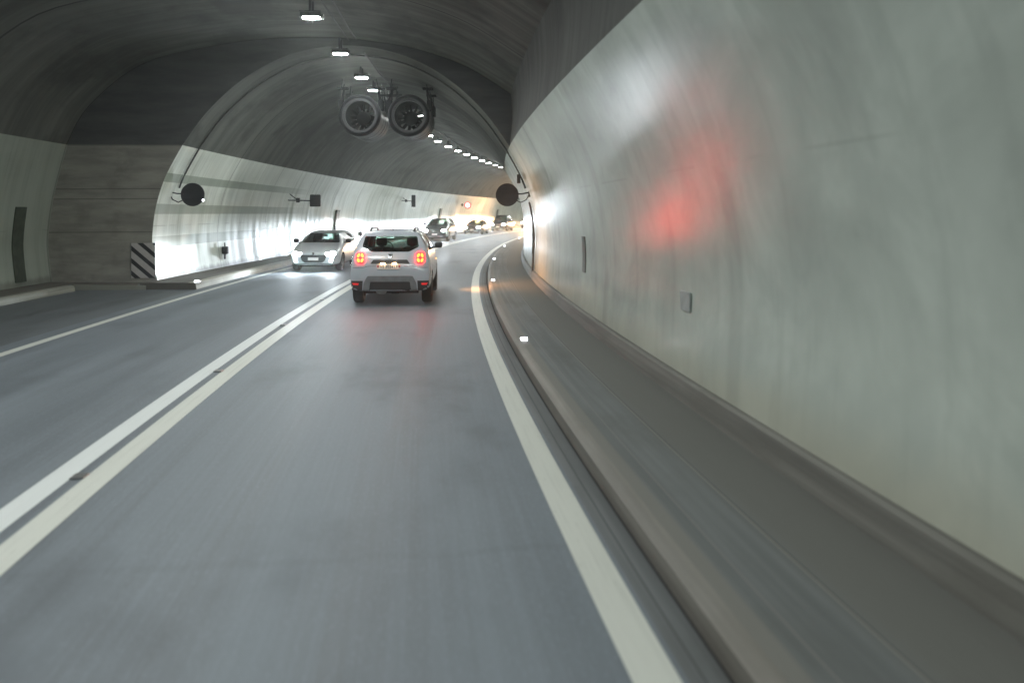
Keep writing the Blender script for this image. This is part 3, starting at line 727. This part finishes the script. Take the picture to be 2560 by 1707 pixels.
def boolean(me, cutters, mats):
    """cut the openings one after another; a cut that breaks the mesh is tried again a hair further on"""
    me.materials.clear()
    for m in mats: me.materials.append(m)
    def area(q): return sum(p.area for p in q.polygons)
    for bm in cutters:
        bmesh.ops.recalc_face_normals(bm, faces=bm.faces)
        a0 = area(me); done = False
        for k in range(6):
            cm = bpy.data.meshes.new('c'); bm.to_mesh(cm); cm.materials.append(mats[1])
            o = bpy.data.objects.new('tmp', me); COL.objects.link(o)
            co = bpy.data.objects.new('c', cm); COL.objects.link(co); co.location = (0.0007*k, 0.0013*k, 0.0011*k)
            md = o.modifiers.new('b', 'BOOLEAN'); md.operation = 'DIFFERENCE'; md.object = co; md.solver = 'EXACT'; md.material_mode = 'TRANSFER'
            dg = bpy.context.evaluated_depsgraph_get(); dg.update()
            out = bpy.data.meshes.new_from_object(o.evaluated_get(dg))
            bpy.data.objects.remove(o); bpy.data.objects.remove(co)
            if len(out.polygons) > 0.7*len(me.polygons) and area(out) > 0.8*a0: me = out; done = True; break
        bm.free()
    return me
def decal(name, poly, axis, side, bvh, mat, parent, off=0.004, th=0.012, grid=0.07, smooth=30):
    """lay a flat outline onto the body: axis Y poly=(x,z), axis X poly=(y,z); side +1/-1 = which face it is seen from"""
    bm = bmesh.new()
    bm.faces.new([bm.verts.new((p[0], 0, p[1]) if axis == 'Y' else (0, p[0], p[1])) for p in poly])
    bm.normal_update(); bmesh.ops.triangulate(bm, faces=bm.faces[:])
    h = 0 if axis == 'Y' else 1
    lo, hi = min(p[0] for p in poly), max(p[0] for p in poly); zl, zh = min(p[1] for p in poly), max(p[1] for p in poly)
    for a0, a1, ax in ((lo, hi, h), (zl, zh, 2)):
        k = max(1, int((a1-a0)/grid))
        for i in range(1, k):
            no = [0, 0, 0]; no[ax] = 1; co = [0, 0, 0]; co[ax] = a0+(a1-a0)*i/k
            bmesh.ops.bisect_plane(bm, geom=bm.verts[:]+bm.edges[:]+bm.faces[:], plane_co=co, plane_no=no)
    d = Vector((0, -side, 0)) if axis == 'Y' else Vector((-side, 0, 0))
    for v in bm.verts:
        o = v.co-d*8
        hit = bvh.ray_cast(o, d)
        if hit[0] is None: hit = bvh.find_nearest(v.co - d*(1.0))
        q = hit[0].copy()
        if axis == 'Y': q.x, q.z = v.co.x, v.co.z
        else: q.y, q.z = v.co.y, v.co.z
        v.co = q-d*off
    f0 = bm.faces[:]
    for f in f0:
        f.normal_update()
    av = sum((f.normal for f in bm.faces), Vector())
    if av.dot(d) > 0: bmesh.ops.reverse_faces(bm, faces=bm.faces[:])
    ret = bmesh.ops.extrude_face_region(bm, geom=bm.faces[:])
    nv = [g for g in ret['geom'] if isinstance(g, bmesh.types.BMVert)]
    # original faces become the back
    for v in nv: v.co -= d*0.0
    ns = set(nv)
    for v in bm.verts:
        if v not in ns: v.co += d*th
    bmesh.ops.recalc_face_normals(bm, faces=bm.faces)
    return link(name, bm, mat, parent, smooth)
def mirror_poly(p): return [(-x, z) for x, z in p][::-1]
def text_mesh(name, body, size, mat, parent, loc, rot, extrude=0.004, spacing=1.0):
    cu = bpy.data.curves.new('t', 'FONT'); cu.body = body; cu.size = size; cu.align_x = 'CENTER'; cu.align_y = 'CENTER'; cu.extrude = extrude; cu.space_character = spacing
    o = bpy.data.objects.new('t', cu); COL.objects.link(o)
    dg = bpy.context.evaluated_depsgraph_get(); dg.update()
    me = bpy.data.meshes.new_from_object(o.evaluated_get(dg)); bpy.data.objects.remove(o)
    me.materials.clear(); me.materials.append(mat)
    ob = bpy.data.objects.new(name, me); COL.objects.link(ob); ob.parent = parent; ob.location = loc; ob.rotation_euler = rot
    return ob
def wheel(parent, loc, r=0.33, w=0.21, side=1):
    root = empty('wheel', loc); root.parent = parent
    b = bmesh.new()
    lathe(b, [(r*0.62, -w/2), (r*0.9, -w/2-0.005), (r*0.975, -w/2+0.02), (r, -w/2+0.05), (r, w/2-0.05), (r*0.975, w/2-0.02), (r*0.9, w/2+0.005), (r*0.62, w/2)], 'X', 28)
    link('tyre', b, MT['rubber'], root, 35)
    b = bmesh.new(); x = side*(w/2-0.03)
    lathe(b, [(r*0.63, x-side*.10), (r*0.63, x+side*.02), (r*0.58, x+side*.02), (r*0.56, x-side*.06)], 'X', 28)
    lathe(b, [(0.001, x+side*.0), (0.06, x), (0.07, x-side*.04), (0.001, x-side*.05)], 'X', 16, closed=False)
    for k in range(5):
        q = 2*math.pi*k/5
        vs = [b.verts.new((x+dx, rr*math.cos(q+dq), rr*math.sin(q+dq))) for rr, dq in ((0.05, -.5), (r*0.58, -0.16), (r*0.58, 0.16), (0.05, .5)) for dx in (0, -side*0.03)]
        b.faces.new(vs[0::2]); b.faces.new(vs[1::2][::-1])
        for i in range(4): j = (i+1) % 4; b.faces.new((vs[2*i], vs[2*j], vs[2*j+1], vs[2*i+1]))
    lathe(b, [(0.001, x-side*.09), (r*0.55, x-side*.09)], 'X', 20, closed=False)
    link('rim', b, MT['rim'], root, 35)
def seat(parent, x, y, z=0.62, h=0.62):
    b = bmesh.new()
    box(b, (x, y, z+h/2), (0.46, 0.14, h), rot=None, bevel=0.05)
    box(b, (x, y-0.03, z+h+0.12), (0.27, 0.10, 0.19), bevel=0.045)
    box(b, (x, y-0.02, z+h+0.02), (0.10, 0.03, 0.10)); box(b, (x, y+0.27, z+0.02), (0.48, 0.5, 0.14), bevel=0.04)
    link('seat', b, MT['inner'], parent, 40)

def make_car(name, S, body_mat, label, group=None, dark=False):
    """a hatchback / SUV / van from one set of measures; local +Y is forward, rear at y=0"""
    L, W, H = S['L'], S['W']/2, S['H']
    k = W/0.90; cl, belt, cz, hz, nz = S['clear'], S['belt'], S['cowl_z'], S['hood_z'], S['nose_z']
    rw = S['roofw']; wt, wb = S['wtop_y'], S['cowl_y']; nw = S.get('nose_w', 0.9)
    lt = S['lean']
    def lean(z):
        t = (z-S['lean_z'])/(H-S['lean_z']); t = max(0.0, t); return lt*t**1.15
    root = empty(name, label=label, cat='car', group=group)
    def lower(c, f=1.0): return [(0, c), (0.90*W*f, c), (1.0*W*f, c+0.09), (1.012*W*f, belt-0.33)]
    def cabin(h, f=1.0, g=1.0): return [(0.965*W*f, belt-0.03), ((0.82*W+0.06)*f, belt+0.20), (rw*g, h-0.10), (rw*0.88*g, h-0.012), (0, h)]
    st = [(0.0, 1, lower(cl+0.04, 0.945)+cabin(H-0.03, 0.92, 0.95)),
          (0.035, 1, lower(cl+0.02, 0.98)+cabin(H-0.02, 0.955, 0.975)),
          (0.20, 0.85, lower(cl)+cabin(H-0.01, 0.995, 1.0)),
          (0.95, 0.1, lower(cl)+cabin(H)),
          (1.75, 0, lower(cl)+cabin(H)),
          (wt, 0, lower(cl)+cabin(H-0.02)),
          (wt+0.12, 0, lower(cl)+cabin(H-0.06)),
          (wb-0.06, 0, lower(cl)+[(0.965*W, belt-0.05), (0.90*W, cz-0.03), (0.80*W, cz+0.035), (0.45*W, cz+0.06), (0, cz+0.07)]),
          (wb+0.12, 0, lower(cl)+[(0.965*W, belt-0.09), (0.90*W, cz-0.08), (0.78*W, cz-0.02), (0.45*W, cz), (0, cz+0.005)]),
          (L-0.55, 0, lower(cl)+[(0.965*W, hz-0.17), (0.90*W, hz-0.09), (0.76*W, hz-0.035), (0.45*W, hz-0.01), (0, hz)]),
          (L-0.20, 0, lower(cl, 0.96)+[(0.90*W*nw/.9, nz-0.09), (0.84*W*nw/.9, nz-0.03), (0.70*W, nz+0.01), (0.42*W, nz+0.03), (0, nz+0.04)]),
          (L-0.05, 0, lower(cl+0.02, 0.86)+[(0.80*W*nw/.9, nz-0.15), (0.74*W*nw/.9, nz-0.10), (0.60*W, nz-0.05), (0.36*W, nz-0.03), (0, nz-0.02)]),
          (L, 0, lower(cl+0.05, 0.76)+[(0.70*W, nz-0.20), (0.64*W, nz-0.15), (0.52*W, nz-0.11), (0.30*W, nz-0.09), (0, nz-0.08)])]
    base = loft_body(st, lean, 3)
    bb = bmesh.new(); bb.from_mesh(base); bvh = BVHTree.FromBMesh(bb); bb.free()
    # openings
    rwin = S['rear_poly']; fwin = S['front_poly']; cut = []
    c = bmesh.new()
    lo = [(-.74*k, .5), (.74*k, .5), (.74*k, 0), (-.74*k, 0)]
    v0 = [c.verts.new(p) for p in ((-.72*k, .40+lean(belt), cl+.28), (.72*k, .40+lean(belt), cl+.28), (.72*k, wb-.22, cl+.28), (-.72*k, wb-.22, cl+.28))]
    v1 = [c.verts.new(p) for p in ((-.72*k, .34+lean(belt), belt), (.72*k, .34+lean(belt), belt), (.72*k, wb-.22, belt-.02), (-.72*k, wb-.22, belt-.02))]
    v2 = [c.verts.new(p) for p in ((-(rw-.06), .22+lt, H-.085), (rw-.06, .22+lt, H-.085), (rw-.06, wt+.02, H-.085), (-(rw-.06), wt+.02, H-.085))]
    c.faces.new(v0[::-1]); c.faces.new(v2)
    for a, b_ in ((v0, v1), (v1, v2)):
        for i in range(4): j = (i+1) % 4; c.faces.new((a[i], a[j], b_[j], b_[i]))
    cut.append(c)
    c = bmesh.new(); prism(c, rwin, 'Y', -0.5, 0.95); cut.append(c)
    c = bmesh.new(); prism(c, fwin, 'Y', wt-0.25, L+0.5); cut.append(c)
    sides = S['side_polys']
    for p in sides:
        c = bmesh.new(); prism(c, p, 'X', -1.3, 1.3); cut.append(c)
    r = S['wr']
    for y in S['axles']:
        for s in (-1, 1):
            c = bmesh.new(); lathe(c, [(r+0.055, s*(W-.30)), (r+0.055, s*(W+.3))], 'X', 28, closed=False, cap=True, c=(0, y, r)); cut.append(c)
    me = boolean(base, cut, [body_mat, MT['inner']])
    me.polygons.foreach_set('use_smooth', [True]*len(me.polygons)); me.set_sharp_from_angle(angle=R(34))
    me.name = 'body'; bo = bpy.data.objects.new('body', me); COL.objects.link(bo); bo.parent = root
    grow = lambda p, d: [((x+d*(1 if x > cx else -1)), z) for (x, z) in p for cx in (sum(q[0] for q in p)/len(p),)]
    decal('rear_window', rwin, 'Y', -1, bvh, MT['tint'], root, -0.012, 0.006)
    decal('windscreen', fwin, 'Y', 1, bvh, MT['tint'], root, -0.012, 0.006)
    for p in sides:
        for s in (-1, 1): decal('side_window', p, 'X', s, bvh, MT['tint'], root, -0.012, 0.006)
    for y in S['axles']:
        for s in (-1, 1): wheel(root, (s*(W-0.115), y, r), r, S.get('tw', 0.21), s)
    b = bmesh.new(); box(b, (0, wb-.30, belt-.06), (1.30*k, 0.36, 0.14), bevel=0.04); link('dashboard', b, MT['inner'], root, 40)
    for x in (-.37*k, .37*k): seat(root, x, wt-0.55, belt-.50, 0.58)
    b = bmesh.new(); box(b, (0, 0.62+lt, belt-.24), (1.2*k, 0.14, 0.42), bevel=0.05)
    for x in (-.40*k, .40*k): box(b, (x, 0.60+lt, belt+.03), (0.25, 0.09, 0.14), bevel=0.04)
    link('rear_seat', b, MT['inner'], root, 40)
    b = bmesh.new(); box(b, (0, wt+.10, H-.19), (0.24, 0.03, 0.075), bevel=0.012); tube(b, [(0, wt+.10, H-.17), (0, wt+.14, H-.10)], 0.01, 6); link('rear_view_mirror', b, MT['inner'], root, 40)
    b = bmesh.new(); lathe(b, [(.19, -.015), (.205, 0), (.19, .015), (.175, 0)], 'Y', 24); box(b, (0, 0, 0), (.34, .02, .05))
    wm = Matrix.Translation((-.37*k, wb-.52, belt+.0)) @ Matrix.Rotation(R(-25), 4, 'X'); b.transform(wm); link('steering_wheel', b, MT['inner'], root, 40)
    # door mirrors
    for s in (-1, 1):
        b = bmesh.new(); box(b, (0, 0, 0), (0.20, 0.11, 0.155), bevel=0.05)
        for v in b.verts: v.co.z += 0.03*(v.co.x*s)
        b.transform(Matrix.Translation((s*(W+0.075), wb-.42, belt+.085))); tube(b, [(s*(W-.10), wb-.40, belt+.02), (s*(W+.05), wb-.42, belt+.04)], 0.025, 6)
        link('door_mirror', b, S.get('mirror_mat', MT['black']), root, 50)
    # underside
    b = bmesh.new(); box(b, (0, L/2, cl-0.01), (1.2*k, L-0.9, 0.10)); link('underbody', b, MT['cladding'], root)
    root['_'] = 0; del root['_']
    return root, bvh, lean

def front_details(root, bvh, S, head_mat, style):
    L, W = S['L'], S['W']/2; nz = S['nose_z']; k = W/0.9
    xs = [(0.46, 0.66), (0.60, 0.72)]
    hp = S['head_poly']; hx = sum(p[0] for p in hp)/len(hp); hzc = sum(p[1] for p in hp)/len(hp)
    for s in (-1, 1):
        p = hp if s > 0 else mirror_poly(hp)
        h = decal('headlight', p, 'Y', 1, bvh, MT['head'] if head_mat is None else head_mat, root, 0.010, 0.03, 0.05)
        bl = bpy.data.objects.new('headlight_beam', S['beam']); COL.objects.link(bl); bl.parent = root
        bl.location = (s*hx, L+0.06, hzc); bl.rotation_euler = (R(90), 0, 0)
    decal('grille', S['grille'], 'Y', 1, bvh, MT['cladding'], root, 0.004, 0.02)
    zp = S['plate_z']
    hit = bvh.ray_cast(Vector((0, 9, zp)), Vector((0, -1, 0)))[0]
    b = bmesh.new(); box(b, (0, hit.y+0.022, zp), (0.36, 0.012, 0.10)); link('number_plate', b, MT['plate'], root)
    if style == 'hatch':
        for s in (-1, 1):
            p = [(0.665, 0.63), (0.735, 0.64), (0.63, 0.33), (0.555, 0.36)]
            decal('running_light', p if s > 0 else mirror_poly(p), 'Y', 1, bvh, MT['head'], root, 0.012, 0.03, 0.05)
        p = round_poly([(-.52, .305), (.52, .305), (.44, .27), (-.44, .27)], .01)
        decal('lower_lip', p, 'Y', 1, bvh, MT['skid'], root, 0.012, 0.02)
        p = round_poly([(-.042, .625), (.0, .585), (.042, .625), (.036, .685), (-.036, .685)], .01)
        decal('emblem', p, 'Y', 1, bvh, MT['chrome'], root, 0.02, 0.02)
    else:
        p = round_poly([(-.60, S['clear']+.16), (.60, S['clear']+.16), (.55, S['clear']+.06), (-.55, S['clear']+.06)], .02)
        decal('lower_lip', p, 'Y', 1, bvh, MT['skid'], root, 0.012, 0.02)
        p = round_poly([(-.05, S['emb_z']-.04), (.05, S['emb_z']-.04), (.05, S['emb_z']+.04), (-.05, S['emb_z']+.04)], .03)
        decal('emblem', p, 'Y', 1, bvh, MT['chrome'], root, 0.02, 0.02)

# ---- the white SUV ahead, seen from the rear
DS = dict(L=4.34, W=1.80, H=1.64, clear=0.30, belt=1.13, cowl_z=1.06, hood_z=1.02, nose_z=0.88, roofw=0.66, wtop_y=2.30, cowl_y=3.15, lean=0.40, lean_z=0.95,
          rear_poly=round_poly([(-.585, 1.50), (-.635, 1.275), (-.41, 1.165), (.41, 1.165), (.635, 1.275), (.585, 1.50)], .035),
          front_poly=round_poly([(-.70, 1.14), (.70, 1.14), (.56, 1.53), (-.56, 1.53)], .04),
          side_polys=[round_poly([(1.62, 1.16), (2.62, 1.16), (2.20, 1.50), (1.62, 1.50)], .04), round_poly([(0.82, 1.18), (1.52, 1.16), (1.52, 1.50), (0.98, 1.48)], .04)],
          wr=0.345, axles=(0.82, 3.49), tw=0.225)
white = paint('pearl_white_paint', (0.50, 0.545, 0.60), 0.25)
suv, bvh, lean = make_car('parked_car', DS, white, 'white SUV ahead in the right lane, seen from the rear with tail lights lit')
suv.name = 'white_suv'
for s in (-1, 1):
    mp = (lambda p: p) if s > 0 else mirror_poly
    p = round_poly([(.578, .925), (.715, .925), (.762, .995), (.752, 1.15), (.605, 1.158), (.573, 1.11)], .05)
    tl = decal('tail_light', mp(p), 'Y', -1, bvh, MT['tail'], suv, 0.014, 0.05, 0.04)
    cx, cz = 0.666, 1.042
    for qx in (-1, 1):
        for qz in (-1, 1):
            w, h = 0.074, 0.094; g = 0.011
            q = [(cx+qx*g, cz+qz*0.040), (cx+qx*0.036, cz+qz*g), (cx+qx*w, cz+qz*g), (cx+qx*w, cz+qz*h*0.62), (cx+qx*w*0.65, cz+qz*h), (cx+qx*g, cz+qz*h)]
            if qx*qz < 0: q = q[::-1]
            decal('lit_segment', mp(round_poly(q, .012, 2)), 'Y', -1, bvh, MT['tail_core'], tl, 0.022, 0.006, 0.04)
    p = [(.69, .50), (.835, .505), (.815, .462), (.705, .458)]
    decal('rear_reflector', mp(p), 'Y', -1, bvh, MT['reflect'], suv, 0.022, 0.02, 0.05)
    p = [(.604, .55), (.862, .55), (.856, .42), (.835, .345), (.618, .345)]
    decal('bumper_cladding', mp(p), 'Y', -1, bvh, MT['cladding'], suv, 0.010, 0.03, 0.05)
    p = [(0.30, .56), (4.2, .56), (4.2, .40), (0.30, .40)]
    # roof rails
    b = bmesh.new()
    rz = lambda y: bvh.ray_cast(Vector((s*.50, y, 4)), Vector((0, 0, -1)))[0].z
    tube(b, [(s*.50, .60, rz(.60)-.02), (s*.50, .66, rz(.66)+.035), (s*.50, .85, rz(.85)+.055), (s*.50, 1.9, rz(1.9)+.05), (s*.50, 2.12, rz(2.12)-.02)], 0.026, 8); link('roof_rail', b, MT['black'], suv, 50)
# satin skid plate arch with a black centre
p = round_poly([(-.60, .33), (-.585, .50), (-.50, .655), (.50, .655), (.585, .50), (.60, .33), (.47, .33), (.44, .53), (-.44, .53), (-.47, .33)], .03)
decal('skid_plate', p, 'Y', -1, bvh, MT['skid'], suv, 0.030, 0.04, 0.04)
p = round_poly([(-.468, .325), (-.438, .528), (.438, .528), (.468, .325)], .02)
decal('diffuser', p, 'Y', -1, bvh, MT['cladding'], suv, 0.012, 0.03, 0.04)
p = round_poly([(-.44, .915), (-.375, 1.0), (.375, 1.0), (.44, .915)], .012)
decal('tailgate_trim', p, 'Y', -1, bvh, MT['black'], suv, 0.014, 0.03, 0.06)
def rear_y(x, z): return bvh.ray_cast(Vector((x, -5, z)), Vector((0, 1, 0)))[0].y
yp = rear_y(0, .86)-0.025
b = bmesh.new(); box(b, (-.03, yp, .853), (.52, .014, .112), bevel=0.004); pl = link('number_plate', b, MT['plate'], suv)
text_mesh('plate_number', 'VS\u00b7302417', .088, MT['plate_ink'], pl, (-.03, yp-0.009, .851), (R(90), 0, 0), 0.001, 1.02)
for s, cc in ((-1, (0.5, 0.02, 0.02)), (1, (0.45, 0.05, 0.04))):
    b = bmesh.new(); prism(b, [(-.03+s*.235-.016, .885), (-.03+s*.235+.016, .885), (-.03+s*.235+.016, .845), (-.03+s*.235, .823), (-.03+s*.235-.016, .845)], 'Y', yp-0.010, yp-0.0075)
    link('plate_shield', b, simple('shield_red', cc, 0.5), pl)
for s in (-1, 1):
    b = bmesh.new(); box(b, (-.03+s*.13, yp-.015, .925), (.09, .035, .016), bevel=.004); link('plate_lamp', b, emit('plate_lamp_light', (1, .55, .24), 45.0), suv)
text_mesh('lettering', 'DUSTER', .062, MT['chrome'], suv, (0, rear_y(0, .957)-0.018, .957), (R(90), 0, 0), 0.003, 1.55)
# chrome emblem: shield outline with a bar
p = round_poly([(-.052, 1.125), (-.050, 1.07), (-.030, 1.035), (.030, 1.035), (.050, 1.07), (.052, 1.125)], .008)
em = decal('emblem', p, 'Y', -1, bvh, MT['chrome'], suv, 0.018, 0.02, 0.03)
p = [(-.032, 1.105), (-.030, 1.08), (.030, 1.08), (.032, 1.105)]
decal('emblem_bar', p, 'Y', -1, bvh, MT['black'], em, 0.0205, 0.004, 0.03)
# tailgate seams
for seam in ([(-.83, .835), (-.60, .835), (-.50, .865), (-.30, .868), (-.30, .860), (-.497, .857), (-.60, .827), (-.83, .827)],):
    for q in (seam, mirror_poly(seam)): decal('panel_gap', q, 'Y', -1, bvh, MT['black'], suv, 0.002, 0.01, 0.05)
b = bmesh.new(); tube(b, [(0, .75, 1.63), (0, .60, 1.70)], [0.012, 0.006], 6); link('antenna', b, MT['black'], suv)
b = bmesh.new(); box(b, (0, .50, 1.505), (.86, .05, .018), bevel=.006); link('rear_wiper_cover', b, MT['black'], suv)
# exhaust, axle
b = bmesh.new(); lathe(b, [(.001, 0), (.11, 0.0), (.12, .05), (.12, .5), (.001, .5)], 'Y', 16, closed=False)
for v in b.verts: v.co.z *= 0.55; v.co += Vector((-.24, .35, .285))
link('exhaust', b, MT['steel'], suv, 40)
b = bmesh.new(); tube(b, [(-.66, .80, .30), (-.2, .80, .27), (.2, .80, .27), (.66, .80, .30)], 0.03, 8); tube(b, [(-.60, .45, .285), (-.35, .55, .275)], .015, 6); tube(b, [(.60, .45, .285), (.30, .60, .275)], .015, 6); box(b, (.05, .8, .27), (.2, .22, .14), bevel=.03)
link('rear_axle', b, MT['cladding'], suv, 50)
# front lamps of the same car
for s in (-1, 1):
    p = round_poly([(.46, .74), (.72, .72), (.76, .84), (.5, .82)], .02)
    decal('headlight', p if s > 0 else mirror_poly(p), 'Y', 1, bvh, MT['warm'], suv, 0.01, 0.03, 0.05)
    bl = bpy.data.objects.new('headlight_beam', BEAM_WARM); COL.objects.link(bl); bl.parent = suv; bl.location = (s*.62, 4.42, .78); bl.rotation_euler = (R(90), 0, 0)
    b = bmesh.new(); box(b, (s*0.905, 3.05, .86), (.02, .10, .04), bevel=.008); link('side_indicator', b, emit('indicator_amber', (1, .36, .06), 2.0), suv)
il = bpy.data.lights.new('indicator_glow', 'SPOT'); il.energy = 420.0; il.spot_size = R(130); il.spot_blend = 1.0; il.color = (1.0, 0.42, 0.13); il.shadow_soft_size = 0.05
io = bpy.data.objects.new('indicator_glow', il); COL.objects.link(io); io.parent = suv; io.location = (0.99, 3.75, 0.62); io.rotation_euler = (0, R(-98), 0)
suv.location = P(17.25, -1.87, 0.0); suv.rotation_euler = (0, 0, TH(19.5)); suv.scale = (0.965, 1, 1)

# ---- oncoming cars
HB = dict(L=4.05, W=1.745, H=1.43, clear=0.22, belt=0.97, cowl_z=0.95, hood_z=0.86, nose_z=0.74, roofw=0.57, wtop_y=2.25, cowl_y=3.10, lean=0.45, lean_z=0.80,
          rear_poly=round_poly([(-.47, 1.27), (-.56, 1.02), (.56, 1.02), (.47, 1.27)], .04),
          front_poly=round_poly([(-.69, 1.005), (.69, 1.005), (.53, 1.335), (-.53, 1.335)], .04),
          side_polys=[round_poly([(1.60, 1.0), (2.60, 1.0), (2.15, 1.30), (1.60, 1.30)], .04), round_poly([(0.85, 1.03), (1.5, 1.0), (1.5, 1.30), (1.0, 1.28)], .04)],
          wr=0.31, axles=(0.72, 3.24), nose_w=0.94,
          head_poly=round_poly([(.40, .67), (.70, .72), (.77, .63), (.68, .55), (.46, .565)], .03),
          grille=round_poly([(-.46, .60), (.46, .60), (.40, .40), (.30, .325), (-.30, .325), (-.40, .40)], .03), plate_z=0.46, emb_z=.6, beam=BEAM)
silver = paint('silver_paint', (0.62, 0.67, 0.71), 0.3, 0.1)
o, bv, _ = make_car('silver_hatchback', HB, silver, 'silver hatchback oncoming in the left lane with slanting fang running lights')
front_details(o, bv, HB, None, 'hatch')
def put_oncoming(o, L, u, off): o.location = P(u+L, off, 0); o.rotation_euler = (0, 0, TH(u+L/2)+math.pi)
put_oncoming(o, HB['L'], 27.2, -5.6); o.scale = (0.985, 1, 0.965)

def scaled(**kw): d = dict(HB); d.update(kw); return d
SV = scaled(L=4.5, W=1.86, H=1.66, clear=0.24, belt=1.12, cowl_z=1.10, hood_z=1.03, nose_z=0.90, roofw=0.62, wtop_y=2.45, cowl_y=3.35, wr=0.35, axles=(0.85, 3.62), lean_z=0.95,
            rear_poly=round_poly([(-.50, 1.48), (-.60, 1.20), (.60, 1.20), (.50, 1.48)], .04), front_poly=round_poly([(-.74, 1.16), (.74, 1.16), (.56, 1.56), (-.56, 1.56)], .04),
            side_polys=[round_poly([(1.75, 1.16), (2.85, 1.16), (2.35, 1.50), (1.75, 1.50)], .04), round_poly([(0.85, 1.2), (1.65, 1.16), (1.65, 1.50), (1.0, 1.48)], .04)],
            head_poly=round_poly([(.50, .82), (.76, .86), (.82, .72), (.53, .68)], .05), grille=round_poly([(-.46, .78), (.46, .78), (.42, .55), (-.42, .55)], .04), plate_z=.50, emb_z=.70)
dark1 = paint('dark_grey_paint', (0.045, 0.060, 0.068), 0.25, 0.2)
o, bv, _ = make_car('dark_suv', SV, dark1, 'dark grey SUV oncoming with headlights on, just right of the white SUV roof')
front_details(o, bv, SV, None, 'plain'); put_oncoming(o, SV['L'], 56.5, -5.35)
SD = scaled(L=4.5, W=1.80, H=1.40, clear=0.20, belt=0.94, cowl_z=0.93, hood_z=0.85, nose_z=0.74, roofw=0.55, wtop_y=2.35, cowl_y=3.35, axles=(0.8, 3.55), lean=0.7, rear_poly=round_poly([(-.44, 1.25), (-.54, 1.02), (.54, 1.02), (.44, 1.25)], .04),
            front_poly=round_poly([(-.70, .99), (.70, .99), (.50, 1.31), (-.50, 1.31)], .04),
            side_polys=[round_poly([(1.70, .98), (2.80, .98), (2.25, 1.27), (1.70, 1.27)], .04), round_poly([(1.1, 1.0), (1.6, .98), (1.6, 1.27), (1.25, 1.25)], .04)],
            head_poly=round_poly([(.46, .67), (.72, .71), (.80, .60), (.50, .55)], .05), grille=round_poly([(-.40, .62), (.40, .62), (.36, .42), (-.36, .42)], .04), plate_z=.44, emb_z=.57)
dark2 = paint('black_paint', (0.030, 0.030, 0.030), 0.25, 0.2)
o, bv, _ = make_car('black_sedan', SD, dark2, 'low black sedan oncoming with headlights on, behind the dark grey SUV')
front_details(o, bv, SD, None, 'plain'); put_oncoming(o, SD['L'], 75.5, -5.8)
VN = scaled(**{k_: v_ for k_, v_ in SV.items()}); VN.update(L=4.6, H=1.82, W=1.88, roofw=0.66, front_poly=round_poly([(-.76, 1.18), (.76, 1.18), (.60, 1.70), (-.60, 1.70)], .04), rear_poly=round_poly([(-.56, 1.64), (-.62, 1.22), (.62, 1.22), (.56, 1.64)], .04))
dark3 = paint('navy_paint', (0.040, 0.045, 0.065), 0.25, 0.2)
o, bv, _ = make_car('dark_van', VN, dark3, 'tall dark van oncoming with headlights on, farthest car fully in sight')
front_details(o, bv, VN, None, 'plain'); put_oncoming(o, VN['L'], 88.0, -5.6)
o2 = copy_tree(o); o2['label'] = 'car whose single headlight peeks out from behind the right wall'; put_oncoming(o2, VN['L'], 103.5, -5.3)
for ch in o2.children:
    if ch.type == 'LIGHT': ch.data = BEAM_FAR

# ------------------------------------------------------------------ air
HAZE = 0.0019
if HAZE:
    bm = bmesh.new(); xs = [P(u, o, 0).x for u in (UA, 0, 30, 60, 100, UB) for o in (-14, 4)]; ys = [P(u, o, 0).y for u in (UA, UB) for o in (-14, 4)]
    x0, x1, y0, y1 = min(xs)-6, max(xs)+6, min(ys)-6, max(ys)+6
    box(bm, ((x0+x1)/2, (y0+y1)/2, 3.2), (x1-x0, y1-y0, 8.6))
    hm = bpy.data.materials.new('haze_air'); hm.use_nodes = True; ht = hm.node_tree; ht.nodes.remove(ht.nodes['Principled BSDF'])
    pv = ht.nodes.new('ShaderNodeVolumePrincipled'); pv.inputs['Color'].default_value = (0.80, 0.86, 0.86, 1); pv.inputs['Density'].default_value = HAZE; pv.inputs['Anisotropy'].default_value = 0.8
    ht.links.new(pv.outputs[0], ht.nodes['Material Output'].inputs['Volume'])
    tag(link('haze', bm, hm), kind='stuff')
